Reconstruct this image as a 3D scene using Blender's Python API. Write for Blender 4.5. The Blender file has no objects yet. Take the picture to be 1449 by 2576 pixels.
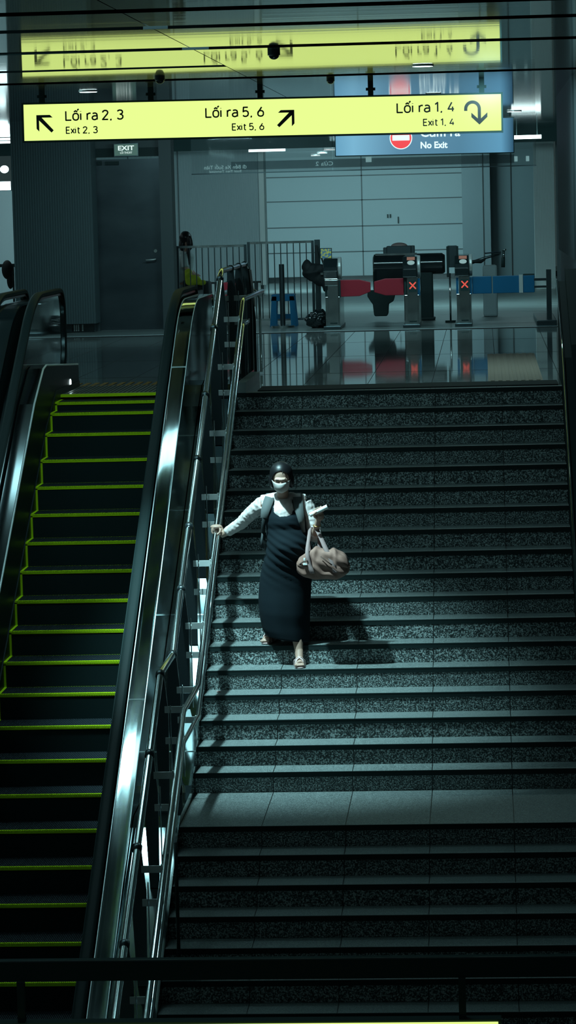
import bpy, bmesh, math, random
from mathutils import Vector, Matrix, noise
random.seed(7)
sc = bpy.context.scene
COL = sc.collection
PI = math.pi

# ------------------------------------------------------------------ materials
MATS = {}
def mat(name, base, rough=.5, metal=0., spec=.5, emit=None, es=0., trans=0., alpha=1., coat=0.):
    if name in MATS: return MATS[name]
    m = bpy.data.materials.new(name); m.use_nodes = True
    b = m.node_tree.nodes['Principled BSDF']
    b.inputs['Base Color'].default_value = (*base, 1)
    b.inputs['Roughness'].default_value = rough
    b.inputs['Metallic'].default_value = metal
    b.inputs['Specular IOR Level'].default_value = spec
    if emit:
        b.inputs['Emission Color'].default_value = (*emit, 1)
        b.inputs['Emission Strength'].default_value = es
    b.inputs['Transmission Weight'].default_value = trans
    b.inputs['Alpha'].default_value = alpha
    b.inputs['Coat Weight'].default_value = coat
    MATS[name] = m
    return m
def nodes(m): return m.node_tree.nodes, m.node_tree.links, m.node_tree.nodes['Principled BSDF']
def add_noise(m, scale, c0, c1, p0=.35, p1=.65, detail=4, stretch=(1,1,1), rough=None, bump=0., kind='noise', coords='Object'):
    n, l, b = nodes(m)
    tc = n.new('ShaderNodeTexCoord'); mp = n.new('ShaderNodeMapping'); mp.inputs['Scale'].default_value = stretch
    l.new(tc.outputs[coords], mp.inputs['Vector'])
    if kind == 'voronoi':
        t = n.new('ShaderNodeTexVoronoi'); t.inputs['Scale'].default_value = scale; out = t.outputs['Color']
        bw = n.new('ShaderNodeRGBToBW'); l.new(out, bw.inputs[0]); out = bw.outputs[0]
    else:
        t = n.new('ShaderNodeTexNoise'); t.inputs['Scale'].default_value = scale; t.inputs['Detail'].default_value = detail; out = t.outputs['Fac']
    l.new(mp.outputs[0], t.inputs['Vector'])
    r = n.new('ShaderNodeValToRGB'); r.color_ramp.elements[0].position = p0; r.color_ramp.elements[1].position = p1
    r.color_ramp.elements[0].color = (*c0, 1); r.color_ramp.elements[1].color = (*c1, 1)
    l.new(out, r.inputs[0]); l.new(r.outputs[0], b.inputs['Base Color'])
    if rough:
        q = n.new('ShaderNodeMapRange'); q.inputs['To Min'].default_value = rough[0]; q.inputs['To Max'].default_value = rough[1]
        l.new(out, q.inputs['Value']); l.new(q.outputs[0], b.inputs['Roughness'])
    if bump:
        u = n.new('ShaderNodeBump'); u.inputs['Strength'].default_value = bump; u.inputs['Distance'].default_value = .01
        l.new(out, u.inputs['Height']); l.new(u.outputs[0], b.inputs['Normal'])
    return m

def granite(name, c0, c1, c2, scale, rough):
    """speckled granite: coarse flecks and fine grain, with thin dark vertical joints every 0.6346 m in X"""
    m = mat(name, c1, rough); n, l, b = nodes(m)
    tc = n.new('ShaderNodeTexCoord')
    wn = n.new('ShaderNodeTexNoise'); wn.inputs['Scale'].default_value = scale * .8; wn.inputs['Detail'].default_value = 2
    l.new(tc.outputs['Object'], wn.inputs['Vector'])
    mx = n.new('ShaderNodeMix'); mx.data_type = 'VECTOR'; mx.inputs['Factor'].default_value = .02
    l.new(tc.outputs['Object'], mx.inputs['A']); l.new(wn.outputs['Color'], mx.inputs['B'])
    v = n.new('ShaderNodeTexVoronoi'); v.inputs['Scale'].default_value = scale; v.inputs['Randomness'].default_value = 1
    l.new(mx.outputs['Result'], v.inputs['Vector'])
    bw = n.new('ShaderNodeSeparateColor'); l.new(v.outputs['Color'], bw.inputs[0])
    fn_ = n.new('ShaderNodeTexNoise'); fn_.inputs['Scale'].default_value = scale*1.5; fn_.inputs['Detail'].default_value = 1.5; fn_.inputs['Roughness'].default_value=.6
    l.new(tc.outputs['Object'], fn_.inputs['Vector'])
    av = n.new('ShaderNodeMix'); av.data_type='FLOAT'; av.inputs['Factor'].default_value=.22
    sc2 = n.new('ShaderNodeMapRange'); sc2.inputs['From Min'].default_value=.3; sc2.inputs['From Max'].default_value=.7; l.new(fn_.outputs['Fac'], sc2.inputs['Value'])
    l.new(sc2.outputs[0], av.inputs['A']); l.new(bw.outputs[0], av.inputs['B'])
    r = n.new('ShaderNodeValToRGB'); e = r.color_ramp.elements
    e[0].position = .30; e[0].color = (*c0, 1); e[1].position = .78; e[1].color = (*c2, 1)
    k = e.new(.52); k.color = (*c1, 1)
    l.new(av.outputs[0], r.inputs[0])
    # joints
    sx = n.new('ShaderNodeSeparateXYZ'); g = n.new('ShaderNodeNewGeometry'); l.new(g.outputs['Position'], sx.inputs[0])
    a = n.new('ShaderNodeMath'); a.operation = 'ADD'; a.inputs[1].default_value = .491 + .6346*20
    l.new(sx.outputs['X'], a.inputs[0])
    d = n.new('ShaderNodeMath'); d.operation = 'DIVIDE'; d.inputs[1].default_value = .6346; l.new(a.outputs[0], d.inputs[0])
    f = n.new('ShaderNodeMath'); f.operation = 'FRACT'; l.new(d.outputs[0], f.inputs[0])
    c = n.new('ShaderNodeMath'); c.operation = 'LESS_THAN'; c.inputs[1].default_value = .011; l.new(f.outputs[0], c.inputs[0])
    mm = n.new('ShaderNodeMix'); mm.data_type = 'RGBA'; l.new(c.outputs[0], mm.inputs['Factor'])
    l.new(r.outputs[0], mm.inputs['A']); mm.inputs['B'].default_value = (.004, .006, .006, 1)
    l.new(mm.outputs['Result'], b.inputs['Base Color'])
    return m

def M(k): return MATS[k]
mat('black', (.022,.04,.04), .5, spec=.2)
mat('black_gloss', (.012,.02,.022), .12, spec=.8)
mat('rubber', (.014,.024,.024), .5, spec=.06)
mat('esc_inner', (.018,.030,.031), .4, spec=.15)
mat('deck_metal', (.30,.35,.36), .13, 1.)
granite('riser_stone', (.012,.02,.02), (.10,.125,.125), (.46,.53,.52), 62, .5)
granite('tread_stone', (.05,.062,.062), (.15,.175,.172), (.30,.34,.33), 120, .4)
mat('nosing', (.014,.026,.026), .6, spec=.15)
m = mat('floor_stone', (.2,.24,.24), .08, spec=.9)
add_noise(m, 3, (.15,.18,.18), (.26,.29,.28), .3, .7, 6, (.35,3,1), rough=(.02,.07))
mat('floor_stone_far', (.2,.24,.24), .3, spec=.7)
add_noise(M('floor_stone_far'), 1.5, (.12,.15,.15), (.26,.3,.29), .3, .7, 5, (.25,4,1), rough=(.22,.38))
m = mat('steel', (.55,.6,.6), .18, 1.); add_noise(m, 6, (.42,.47,.47), (.62,.68,.67), .3, .7, 5, (1,1,1), rough=(.14,.26))
m = mat('steel_cap', (.5,.58,.58), .2, 1.); add_noise(m, 2.2, (.30,.37,.38), (.52,.6,.6), .3, .7, 6, (3,.6,1), rough=(.05,.10))
m = mat('steel_mirror', (.30,.36,.37), .07, 1.); add_noise(m, 3, (.32,.38,.39), (.48,.55,.56), .3, .7, 3, rough=(.04,.12))
mat('tube_steel', (.72,.78,.78), .15, 1.)
mat('dark_steel', (.09,.12,.13), .3, .9)
mat('bracket', (.62,.66,.65), .35, .35)
mat('seam_light', (.8,.9,.9), .4, .4)
mat('seam_dark', (.01,.012,.012), .7)
m = mat('wall_panel', (.40,.48,.50), .6)
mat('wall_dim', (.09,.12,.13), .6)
mat('pillar_cladding', (.075,.11,.118), .55)
mat('pillar_light', (.6,.66,.65), .5)
m = mat('door_steel', (.10,.13,.14), .32, .5); add_noise(m, 1.6, (.04,.055,.065), (.08,.10,.11), .3, .7, 4, (.6,1,1.4), rough=(.26,.42))
mat('dark_frame', (.06,.08,.085), .5)
# ceiling: smooth lacquered metal strips, soft sheen under a sharp reflection
cm = mat('ceiling_metal', (.90,.92,.88), .045, 1.)
n_, l_, b_ = nodes(cm)
tc = n_.new('ShaderNodeTexCoord'); mp = n_.new('ShaderNodeMapping'); mp.inputs['Scale'].default_value = (.15, 3.2, 1)
l_.new(tc.outputs['Object'], mp.inputs[0])
wv = n_.new('ShaderNodeTexNoise'); wv.inputs['Scale'].default_value = 1.; wv.inputs['Detail'].default_value = 3
l_.new(mp.outputs[0], wv.inputs['Vector'])
bp = n_.new('ShaderNodeBump'); bp.inputs['Strength'].default_value = .03; bp.inputs['Distance'].default_value = .02
l_.new(wv.outputs['Fac'], bp.inputs['Height']); l_.new(bp.outputs[0], b_.inputs['Normal'])
g2 = n_.new('ShaderNodeBsdfGlossy'); g2.inputs['Roughness'].default_value = .28; g2.inputs['Color'].default_value = (.34,.38,.32,1)
mxs = n_.new('ShaderNodeMixShader'); mxs.inputs[0].default_value = .3
out = n_['Material Output']; l_.new(b_.outputs[0], mxs.inputs[1]); l_.new(g2.outputs[0], mxs.inputs[2]); l_.new(mxs.outputs[0], out.inputs['Surface'])
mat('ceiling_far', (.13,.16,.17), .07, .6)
mat('slot_black', (.03,.055,.055), .85, spec=.08)
mat('slot_liner', (.0012,.002,.002), .9, spec=.0)
mat('sign_yellow', (0,0,0), .4, emit=(.79,1.,.28), es=1.05)
mat('sign_ink', (.004,.006,.006), .5)
mat('sign_blue', (0,0,0), .4, emit=(.10,.30,.47), es=1.)
n_, l_, b_ = nodes(M('sign_blue'))
mat('sign_white', (0,0,0), .4, emit=(.75,1.,1.), es=1.1)
mat('sign_red', (0,0,0), .4, emit=(.9,.03,.04), es=1.)
mat('exit_green', (0,0,0), .4, emit=(.055,.12,.10), es=1.)
mat('exit_white', (0,0,0), .4, emit=(.8,1.,.95), es=1.)
mat('led_red', (0,0,0), .4, emit=(1.,.13,.09), es=1.5)
mat('lamp_white', (0,0,0), .4, emit=(.75,1.,1.), es=6.)
mat('lamp_slot', (0,0,0), .4, emit=(.50,.91,.97), es=4.5)
mat('fill_strip', (0,0,0), .4, emit=(.5,.95,1.), es=9.)
mat('lamp_hall', (0,0,0), .4, emit=(.7,.97,1.), es=4.)
mat('yellow_paint', (.60,.90,.01), .7, spec=.1)
mat('esc_black', (.013,.026,.026), .65, spec=.06)
mat('esc_tread', (.03,.045,.055), .5, .2)
mat('esc_skirt', (.035,.05,.052), .2, .8)
mat('glass_panel', (.03,.045,.05), .04, .0, spec=1., coat=1.)
mat('comb', (.5,.55,.54), .3, .9)
mat('tactile', (.45,.36,.28), .6)
mat('tactile_yellow', (.35,.2,.05), .6)
mat('mat_rubber', (.02,.025,.025), .9)
mat('red_pad', (.34,.012,.03), .5)
mat('blue_pad', (.0,.11,.24), .45)
mat('blue_plastic', (.0,.13,.28), .4)
mat('skin', (.42,.26,.20), .5)
mat('hair', (.006,.006,.007), .4, spec=.35)
mat('shirt', (.60,.52,.50), .8, spec=.2)
m = mat('dress', (.0055,.0105,.014), .9, spec=.12)
mat('mask', (.46,.42,.40), .9, spec=.1)
mat('strap_grey', (.085,.095,.095), .85)
mat('strap_dark', (.012,.018,.02), .7)
m = mat('bag_canvas', (.42,.25,.18), .85); add_noise(m, 14, (.17,.085,.065), (.28,.15,.12), .3, .7, 4)
mat('bag_strap', (.24,.16,.155), .85)
mat('bag_dark', (.09,.05,.04), .9)  # dark brown of the zip and pocket seam
mat('paper', (.9,.95,.92), .6)
mat('sandal', (.62,.44,.42), .6)
mat('gold', (.7,.45,.12), .3, 1.)
mat('yellow_cloth', (.35,.42,.02), .8)
mat('grey_cloth', (.35,.42,.42), .8)
mat('cap_pink', (.34,.24,.23), .5)
mat('screen_amber', (.0,.0,.0), .4, emit=(.30,.17,.13), es=.7)
mat('reader_white', (.0,.0,.0), .4, emit=(.30,.50,.50), es=.8)
mat('navy', (.008,.012,.04), .5)
mat('smoke_glass', (.55,.7,.72), .03, 0., spec=.6, alpha=.16)
mat('glass_band', (.02,.10,.14), .05, 0., spec=.8, alpha=.45)
mat('glass_reflection', (0,0,0), .4, emit=(.16,.29,.30), es=1.)
mat('poster', (.8,.7,.2), .5); add_noise(M('poster'), 30, (.1,.25,.45), (.85,.7,.15), .45, .55, 2)

# ------------------------------------------------------------------ mesh helpers
class MB:
    def __init__(s): s.v = []; s.f = []
    def add(s, vs, fs):
        o = len(s.v); s.v += [tuple(p) for p in vs]; s.f += [tuple(i+o for i in f) for f in fs]; return s
    def box(s, x0,x1,y0,y1,z0,z1):
        v = [(x,y,z) for z in (z0,z1) for y in (y0,y1) for x in (x0,x1)]
        return s.add(v, [(0,2,3,1),(4,5,7,6),(0,1,5,4),(2,6,7,3),(0,4,6,2),(1,3,7,5)])
    def prism(s, pts, a0, a1, axis='x'):
        """polygon pts swept along axis; pts are (y,z) for x, (x,z) for y, (x,y) for z"""
        n = len(pts)
        def P(p, a): return (a,p[0],p[1]) if axis=='x' else (p[0],a,p[1]) if axis=='y' else (p[0],p[1],a)
        v = [P(p,a0) for p in pts] + [P(p,a1) for p in pts]
        f = [tuple(range(n)), tuple(range(2*n-1, n-1, -1))] + [(i, i+n, (i+1)%n+n, (i+1)%n) for i in range(n)]
        return s.add(v, f)
    def tube(s, pts, r, seg=12, cap=True, sq=1.):
        pts = [Vector(p) for p in pts]; n = len(pts); rr = r if isinstance(r,(list,tuple)) else [r]*n
        rings = []; up = None
        for i,p in enumerate(pts):
            t = (pts[min(i+1,n-1)] - pts[max(i-1,0)]).normalized()
            if up is None: up = Vector((1,0,0)) if abs(t.x) < .8 else Vector((0,0,1))
            a = (up - t*up.dot(t)).normalized(); b = t.cross(a); up = a
            rings.append([p + (a*math.cos(2*PI*k/seg) + b*math.sin(2*PI*k/seg)*sq)*rr[i] for k in range(seg)])
        v = [q for ring in rings for q in ring]; f = []
        for i in range(n-1):
            for k in range(seg):
                k2 = (k+1)%seg; f.append((i*seg+k, i*seg+k2, (i+1)*seg+k2, (i+1)*seg+k))
        if cap: f += [tuple(range(seg-1,-1,-1)), tuple(range((n-1)*seg, n*seg))]
        return s.add(v, f)
    def ell(s, c, r, seg=16, rings=10, rot=None):
        v = []; f = []; c = Vector(c)
        for i in range(rings+1):
            th = PI*i/rings
            for k in range(seg):
                ph = 2*PI*k/seg
                p = Vector((r[0]*math.sin(th)*math.cos(ph), r[1]*math.sin(th)*math.sin(ph), r[2]*math.cos(th)))
                if rot: p = rot @ p
                v.append(c+p)
        for i in range(rings):
            for k in range(seg):
                k2=(k+1)%seg; f.append((i*seg+k, (i+1)*seg+k, (i+1)*seg+k2, i*seg+k2))
        return s.add(v, f)
    def sheet(s, a, b, th):
        """ruled strip between two polylines, thickened downwards by th"""
        n = len(a); v = [*a, *b, *[(p[0],p[1],p[2]-th) for p in a], *[(p[0],p[1],p[2]-th) for p in b]]; f = []
        for i in range(n-1):
            f += [(i,i+1,n+i+1,n+i), (2*n+i,3*n+i,3*n+i+1,2*n+i+1), (i,2*n+i,2*n+i+1,i+1), (n+i,n+i+1,3*n+i+1,3*n+i)]
        f += [(0,n,3*n,2*n), (n-1,3*n-1,4*n-1,2*n-1)]
        return s.add(v, f)

def mesh_of(name, mb, smooth=False, origin=(0,0,0)):
    me = bpy.data.meshes.new(name)
    o = origin
    me.from_pydata([(p[0]-o[0],p[1]-o[1],p[2]-o[2]) for p in mb.v], [], mb.f)
    bm = bmesh.new(); bm.from_mesh(me)
    bmesh.ops.remove_doubles(bm, verts=bm.verts, dist=1e-6)
    bmesh.ops.recalc_face_normals(bm, faces=bm.faces); bm.to_mesh(me); bm.free()
    if smooth:
        for p in me.polygons: p.use_smooth = True
    return me
def wloc(o):
    v = Vector((0,0,0))
    while o: v += o.location; o = o.parent
    return v
def obj(name, mb, material, parent=None, smooth=False, bevel=0., label=None, kind=None, auto=False):
    org = wloc(parent) if parent else Vector((0,0,0))
    me = mb if isinstance(mb, bpy.types.Mesh) else mesh_of(name, mb, smooth or auto, org)
    if material: me.materials.append(M(material) if isinstance(material,str) else material)
    o = bpy.data.objects.new(name, me); COL.objects.link(o)
    if parent: o.parent = parent
    if bevel:
        b = o.modifiers.new('bevel','BEVEL'); b.width = bevel; b.segments = 2; b.limit_method = 'ANGLE'
    if auto:
        e = o.modifiers.new('split','EDGE_SPLIT'); e.split_angle = math.radians(35)
    if label: o['label'] = label
    if kind: o['kind'] = kind
    return o
def thing(name, label, cat, loc=(0,0,0), group=None, kind=None):
    o = bpy.data.objects.new(name, None); o.empty_display_size = .1; COL.objects.link(o); o.location = loc
    if kind: o['kind'] = kind
    else: o['label'] = label; o['category'] = cat
    if group: o['group'] = group
    return o
def tag(o, label, cat, group=None):
    o['label'] = label; o['category'] = cat
    if group: o['group'] = group
    return o
def struct(name, mb, material, **k):
    return obj(name, mb, material, kind='structure', **k)
def copy_tree(o, parent=None):
    c = o.copy(); COL.objects.link(c); c.parent = parent
    for ch in list(o.children): copy_tree(ch, c)
    return c
def text_mesh(s, width, height, extrude=.003, bold=0., caps='L'):
    """letters in the XZ plane facing -Y, lower-left corner at the origin, scaled to width x cap height"""
    def mk(t):
        cu = bpy.data.curves.new('t','FONT'); cu.body = t; cu.size = 1; cu.extrude = .5; cu.offset = bold; cu.resolution_u = 3
        o = bpy.data.objects.new('t', cu); COL.objects.link(o)
        bpy.context.view_layer.update()
        dg = bpy.context.evaluated_depsgraph_get()
        me = bpy.data.meshes.new_from_object(o.evaluated_get(dg)); bpy.data.objects.remove(o); return me
    ref = mk(caps); h = max(v.co.y for v in ref.vertices)
    me = mk(s); x0 = min(v.co.x for v in me.vertices); x1 = max(v.co.x for v in me.vertices)
    for v in me.vertices:
        x, y, z = v.co; v.co = ((x-x0)*width/(x1-x0), -z*2*extrude, y*height/h)
    return me
def xform(me, loc, ry=0., mirror=False):
    for v in me.vertices:
        x,y,z = v.co
        if mirror: x = -x
        c, s = math.cos(ry), math.sin(ry)
        v.co = (loc[0]+x*c - z*s, loc[1]+y, loc[2]+x*s+z*c)
    if mirror: me.flip_normals()
    return me
def remesh(mb, voxel, smooth=2, fn=None, keep=None):
    """fuse overlapping closed shapes into one continuous surface"""
    me = mesh_of('r', mb)
    o = bpy.data.objects.new('r', me); COL.objects.link(o)
    r = o.modifiers.new('r','REMESH'); r.mode = 'VOXEL'; r.voxel_size = voxel
    if smooth:
        s = o.modifiers.new('s','SMOOTH'); s.factor = .5; s.iterations = smooth
    dg = bpy.context.evaluated_depsgraph_get()
    out = bpy.data.meshes.new_from_object(o.evaluated_get(dg)); bpy.data.objects.remove(o)
    if fn:
        for v in out.vertices: v.co = fn(v.co.copy())
    if keep:
        bm = bmesh.new(); bm.from_mesh(out)
        bmesh.ops.delete(bm, geom=[v for v in bm.verts if not keep(v.co)], context='VERTS'); bm.to_mesh(out); bm.free()
    for p in out.polygons: p.use_smooth = True
    return out
def local(me, parent):
    o = wloc(parent)
    for v in me.vertices: v.co -= o
    return me

# ------------------------------------------------------------------ camera
F, YAW, PITCH, ROLL, HC = 7729.015, .06551, .10018, .02546, 1.799
f = Vector((-math.sin(YAW)*math.cos(PITCH), math.cos(YAW)*math.cos(PITCH), -math.sin(PITCH)))
r = Vector((math.cos(YAW), math.sin(YAW), 0)); u = r.cross(f)
c_, s_ = math.cos(ROLL), math.sin(ROLL)
r2 = r*c_ - u*s_; u2 = r*s_ + u*c_
cd = bpy.data.cameras.new('camera'); cam = bpy.data.objects.new('camera', cd); COL.objects.link(cam)
cam.matrix_world = Matrix((( r2.x,u2.x,-f.x,0),(r2.y,u2.y,-f.y,0),(r2.z,u2.z,-f.z,HC),(0,0,0,1)))
cd.sensor_fit = 'VERTICAL'; cd.sensor_height = 24.; cd.lens = F/2576*24.; cd.clip_end = 300
sc.camera = cam

# ------------------------------------------------------------------ floors
GATE_Y = 43.6
fl = MB().box(-2.384,.72, 29.5,42.9, -.3,0).box(-12,-2.384, 29.62,42.9, -.3,0).box(.72,3.5,29.45,42.9,-.3,0)
struct('floor', fl, 'floor_stone')
struct('floor', MB().box(-12,3.5, 42.9,80, -.3,-.001), 'floor_stone_far')
jb = MB()
for i in range(-10, 4):
    x = -.535 + .6346*i
    y0 = 29.4 if -2.38 < x < .72 else 30.2
    jb.box(x-.003,x+.003, y0,42.85, -.001,.0006)
for y in (32.4, 35.9, 39.4): jb.box(-11.9,3.4, y-.012,y+.012,-.001,.0006)
jb.box(-6,3.4, 42.6,42.95,-.001,.001)
struct('trim_1', jb, 'seam_dark')
struct('trim_2', MB().box(-6,3.4,42.95,43.1,-.001,.0012), 'seam_light')
tb = MB()
for k in range(22):
    x = -5.1 + k*.09
    tb.box(x,x+.045, 30.9,31.5, 0,.005)
struct('trim_3', tb, 'tactile_yellow')
# ribbed tactile paving leading to the stair
tp = thing('tactile_paving', 'beige ribbed tactile paving strip on the floor at the stair head', 'tactile paving', (.3,33,0))
obj('slab', MB().box(.02,.56,30.25,35.6,-.001,.004), 'tactile', tp)
rb = MB()
for k in range(7): rb.box(.045+k*.075,.085+k*.075, 30.3,35.55,.004,.010)
obj('raised_ribs', rb, 'tactile', tp, bevel=.002)
tag(obj('drain_mat', MB().box(-2.2,.69, 29.5,30.15, 0,.012), 'mat_rubber', bevel=.003), 'long black rubber mat along the top stair edge', 'mat')

# ------------------------------------------------------------------ stairs
D0, T, R = 29.307, .304, .16
XL, XR = -2.384, .72
LAND = 1.04
stair = thing('stairs','','', (0,0,0), kind='structure')
def step_y(k): return D0 - k*T - (LAND if k >= 18 else 0)
for k in range(0, 30):
    y = step_y(k); z = -k*R
    yb = step_y(k-1) if k else y + .172          # riser of the next step up stands here
    st = MB()
    st.box(XL, XR, y, yb+.02, z-.03, z)
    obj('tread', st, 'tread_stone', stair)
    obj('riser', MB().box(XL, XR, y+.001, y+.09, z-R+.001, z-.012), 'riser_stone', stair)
    obj('nosing', MB().box(XL, XR, y-.003, y+.01, z-.040, z-.006).box(XL, XR, y-.004, y+.010, z-.008, z+.001), 'nosing', stair)
bot = -30*R
struct('floor', MB().box(-12, 3.5, 8, step_y(29)+.1, bot-.3, bot), 'floor_stone_far')
struct('stair_underside', MB().prism([(D0+.2,-.35),(step_y(17)+.2,-3.1),(step_y(29)+.3,bot-.1),(step_y(29)+.3,bot-.3),(step_y(17)+.5,-3.5),(D0+.2,-.7)], XL, XR, 'x'), 'black')

# right parapet of the stair
pp = [(18.5,-4.6),(24.0,-2.31),(25.1,-1.74),(26.0,-1.18),(28.75,.30),(30.65,.96),(30.75,.96),(30.75,-.4),(28.9,-.7),(18.5,-6.2)]
struct('parapet', MB().prism(pp, .725, .80, 'x').prism([(y,z+.12 if z > -.35 else z) for y,z in pp], .80, .98, 'x'), 'esc_black')
tr = [(y,z) for y,z in pp[:6]]
struct('trim_4', MB().tube([(.722,y,z+.004) for y,z in tr], .011, 8), 'steel_cap', smooth=True)
struct('wall_right', MB().box(.985,1.3, 9,40, -6,3.4), 'dark_frame')
fl2 = MB()
for k in range(60): fl2.box(.965,.985, 33+k*.115,33.06+k*.115, 1.12,3.07)
struct('trim_5', fl2, 'dark_frame')

# ------------------------------------------------------------------ steel deck between stair and escalator
dpts = [(31.6,.10),(29.9,.10),(29.62,.07),(29.45,.0),(29.2,-.11),(23.9,-2.77),(23.75,-2.80),(22.95,-2.82),(22.8,-2.88),(17,-5.9)]
deck = thing('steel_deck', 'brushed steel deck sloping between stair edge and escalator', 'deck', (-2.56,29,0))
obj('deck_plate', MB().prism(dpts + [(17,-7.2),(31.6,-.25)], -2.74, -2.386, 'x'), 'steel_cap', deck)
for y in (28.72, 27.55, 26.05, 24.3):
    z = -.11 + (y-29.2)*(2.66/5.3)
    sm = MB().box(-2.74,-2.387, y-.006,y+.006, z-.004,z+.0035)
    obj('panel_seam', sm, 'seam_light', deck)

# ------------------------------------------------------------------ escalators
HS = .588
def rail_path(dx=0, top=.98, y_end=31.15, rn=.26, ybot=16.5, knee=29.13, loop=True, dz=0):
    """(y,z) outline of a handrail: slope, eased knee, level run, newel arc"""
    p = []
    y = ybot
    while y < knee-.55: p.append((y, top-(knee-y)*HS)); y += .5
    for t in [i/8 for i in range(9)]:
        a=(knee-.5, top-.5*HS); b=(knee,top); c=(knee+.5,top)
        p.append(((1-t)**2*a[0]+2*t*(1-t)*b[0]+t*t*c[0], (1-t)**2*a[1]+2*t*(1-t)*b[1]+t*t*c[1]))
    if loop:
        for i in range(0, 9):
            a = PI/2 - i*PI/2/8
            p.append((y_end-rn+rn*math.cos(a), top-rn+rn*math.sin(a)))
        p += [(y_end+.005,.55),(y_end-.03,.34),(y_end-.12,.2)]
    return p
def sweep_rect(path, x0, x1, h0, h1):
    """rounded flat section swept in YZ"""
    n = len(path); w = x1-x0; sec = [(x0,-h0),(x0,h1*.45),(x0+w*.12,h1*.85),(x0+w*.3,h1),(x1-w*.3,h1),(x1-w*.12,h1*.85),(x1,h1*.45),(x1,-h0)]
    mb = MB(); v=[]; m_=len(sec)
    for i,(y,z) in enumerate(path):
        a = Vector(path[max(i-1,0)]); b = Vector(path[min(i+1,n-1)]); t = (b-a).normalized(); nn = Vector((-t.y,t.x))
        v += [(x, y+nn.x*h, z+nn.y*h) for x,h in sec]
    fs = []
    for i in range(n-1):
        for k in range(m_): k2=(k+1)%m_; fs.append((i*m_+k,i*m_+k2,(i+1)*m_+k2,(i+1)*m_+k))
    fs += [tuple(range(m_)), tuple(range((n-1)*m_, n*m_))]
    return mb.add(v, fs)
def offset_path(path, d):
    n=len(path); o=[]
    for i,(y,z) in enumerate(path):
        a = Vector(path[max(i-1,0)]); b = Vector(path[min(i+1,n-1)]); t=(b-a).normalized()
        o.append((y + t.y*d, z - t.x*d))
    return o

def handrail(parent, x):
    p = rail_path()
    obj('handrail', sweep_rect(p, x-.042, x+.042, .02, .022), 'rubber', parent, auto=True)
    obj('handrail_guide', sweep_rect(offset_path(p,.034), x-.028, x+.028, .016, .012), 'esc_skirt', parent, auto=True)

SA, SB = .3628, .2145                          # escalator tread run and rise
def esc_nose(k): return (29.16-SA*k, -.035-SB*k) if k>=3 else [(29.22,-.05),(28.87,-.13),(28.44,-.293)][k]
def esc_nose(k):
    base = (28.44, -.293)
    if k >= 2: return (base[0]-SA*(k-2), base[1]-SB*(k-2))
    return [(29.17,-.045),(28.82,-.125)][k]
def escalator(name, label, xl, xr, steps=True, cap_right=False):
    e = thing(name, label, 'escalator', ((xl+xr)/2, 29.6, 0))
    if steps:
        for k in range(0, 26):
            y,z = esc_nose(k); yb = esc_nose(k-1)[0] if k else 29.6
            zb = esc_nose(k-1)[1] if k else 0
            s = obj('step', MB().box(xl,xr, y-.0,y+.02, z-.26,z-.012), 'esc_black', e)
            g = MB().box(xl,xr,y,yb+.03,z-.03,z-.010)
            nr = 72
            w = (xr-xl)/nr
            for i in range(nr): g.box(xl+i*w+w*.25, xl+i*w+w*.75, y+.01, yb+.02, z-.011, z)
            obj('grooved_tread', g, 'esc_tread', s)
            ye = MB()
            for i in range(nr): ye.box(xl+i*w+w*.14, xl+i*w+w*.86, y-.006, y+.026, z-.014, z+.003)
            ye.box(xl,xr, y-.004,y+.0, z-.024,z-.012)
            ye.box(xl-.0,xl+.022, y,yb+.02, z-.01,z+.004)
            if k < 12: ye.box(xl,xl+.018, y-.004,y+.004, z-.235,z)
            for i in range(nr): ye.box(xl+i*w+w*.3, xl+i*w+w*.6, yb-.004, yb+.014, z-.005, z+.003) if 3 < k < 12 else None
            obj('yellow_edge', ye, 'yellow_paint', s)
    # landing comb
    obj('comb_plate', MB().box(xl-.02,xr+.02, 29.62,31.0, -.04,.004), 'comb', e)
    gr = MB()
    for i in range(24): gr.box(xl+i*.042,xl+i*.042+.012, 29.75,30.9,.004,.007)
    obj('comb_ribs', gr, 'esc_tread', e)
    cy = MB().box(xl,xr,29.56,29.63,-.02,.006)
    obj('yellow_comb', cy, 'yellow_paint', e)
    return e
EA = escalator('escalator', 'black escalator with yellow step edges beside the steel deck', -4.12, -3.10)
# right balustrade: rubber handrail, steel cap, mirror side wall
bal = obj('balustrade', MB().prism([(17,-6.2)] + offset_path(rail_path(), .07)[:-1] + [(31.05,.0),(29.6,-.5),(17,-8.0)], -3.0, -2.88, 'x'), 'esc_black', EA)
handrail(EA, -2.935)
cp = [(y,z) for y,z in rail_path(top=.905, knee=28.98, y_end=31.1, rn=.22)][:-2]
obj('balustrade_cap', sweep_rect(cp, -2.872, -2.738, .02, .004), 'steel_cap', EA, auto=True, label='brushed steel cap along the right balustrade')
sl = [(y,z-.003) for y,z in cp]
obj('side_wall', MB().prism([(17,-7.4)] + [(y,z-.01) for y,z in cp] + [(31.05,.02),(29.5,-.3)], -2.86, -2.745, 'x'), 'steel_mirror', EA)
ed = MB().tube([(-2.737,y,z+.004) for y,z in cp[:-4]], .004, 6).tube([(-2.873,y,z+.006) for y,z in cp[:-4]], .004, 6)
for y in (28.0, 23.9, 19.6):
    z = .905-(28.98-y)*HS; ed.box(-2.87,-2.74,y-.006,y+.006,z-.002,z+.0085)
obj('cap_edge', ed, 'seam_light', EA)
# inner skirts
for x0,x1 in ((-3.10,-3.0),(-4.2,-4.12)):
    obj('skirt_panel', MB().prism([(17,-7.0),(28.6,-.22),(29.3,.06),(31,.06),(31,-.3),(28.5,-.7),(17,-7.6)], x0, x1, 'x'), 'esc_inner', EA)
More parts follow.
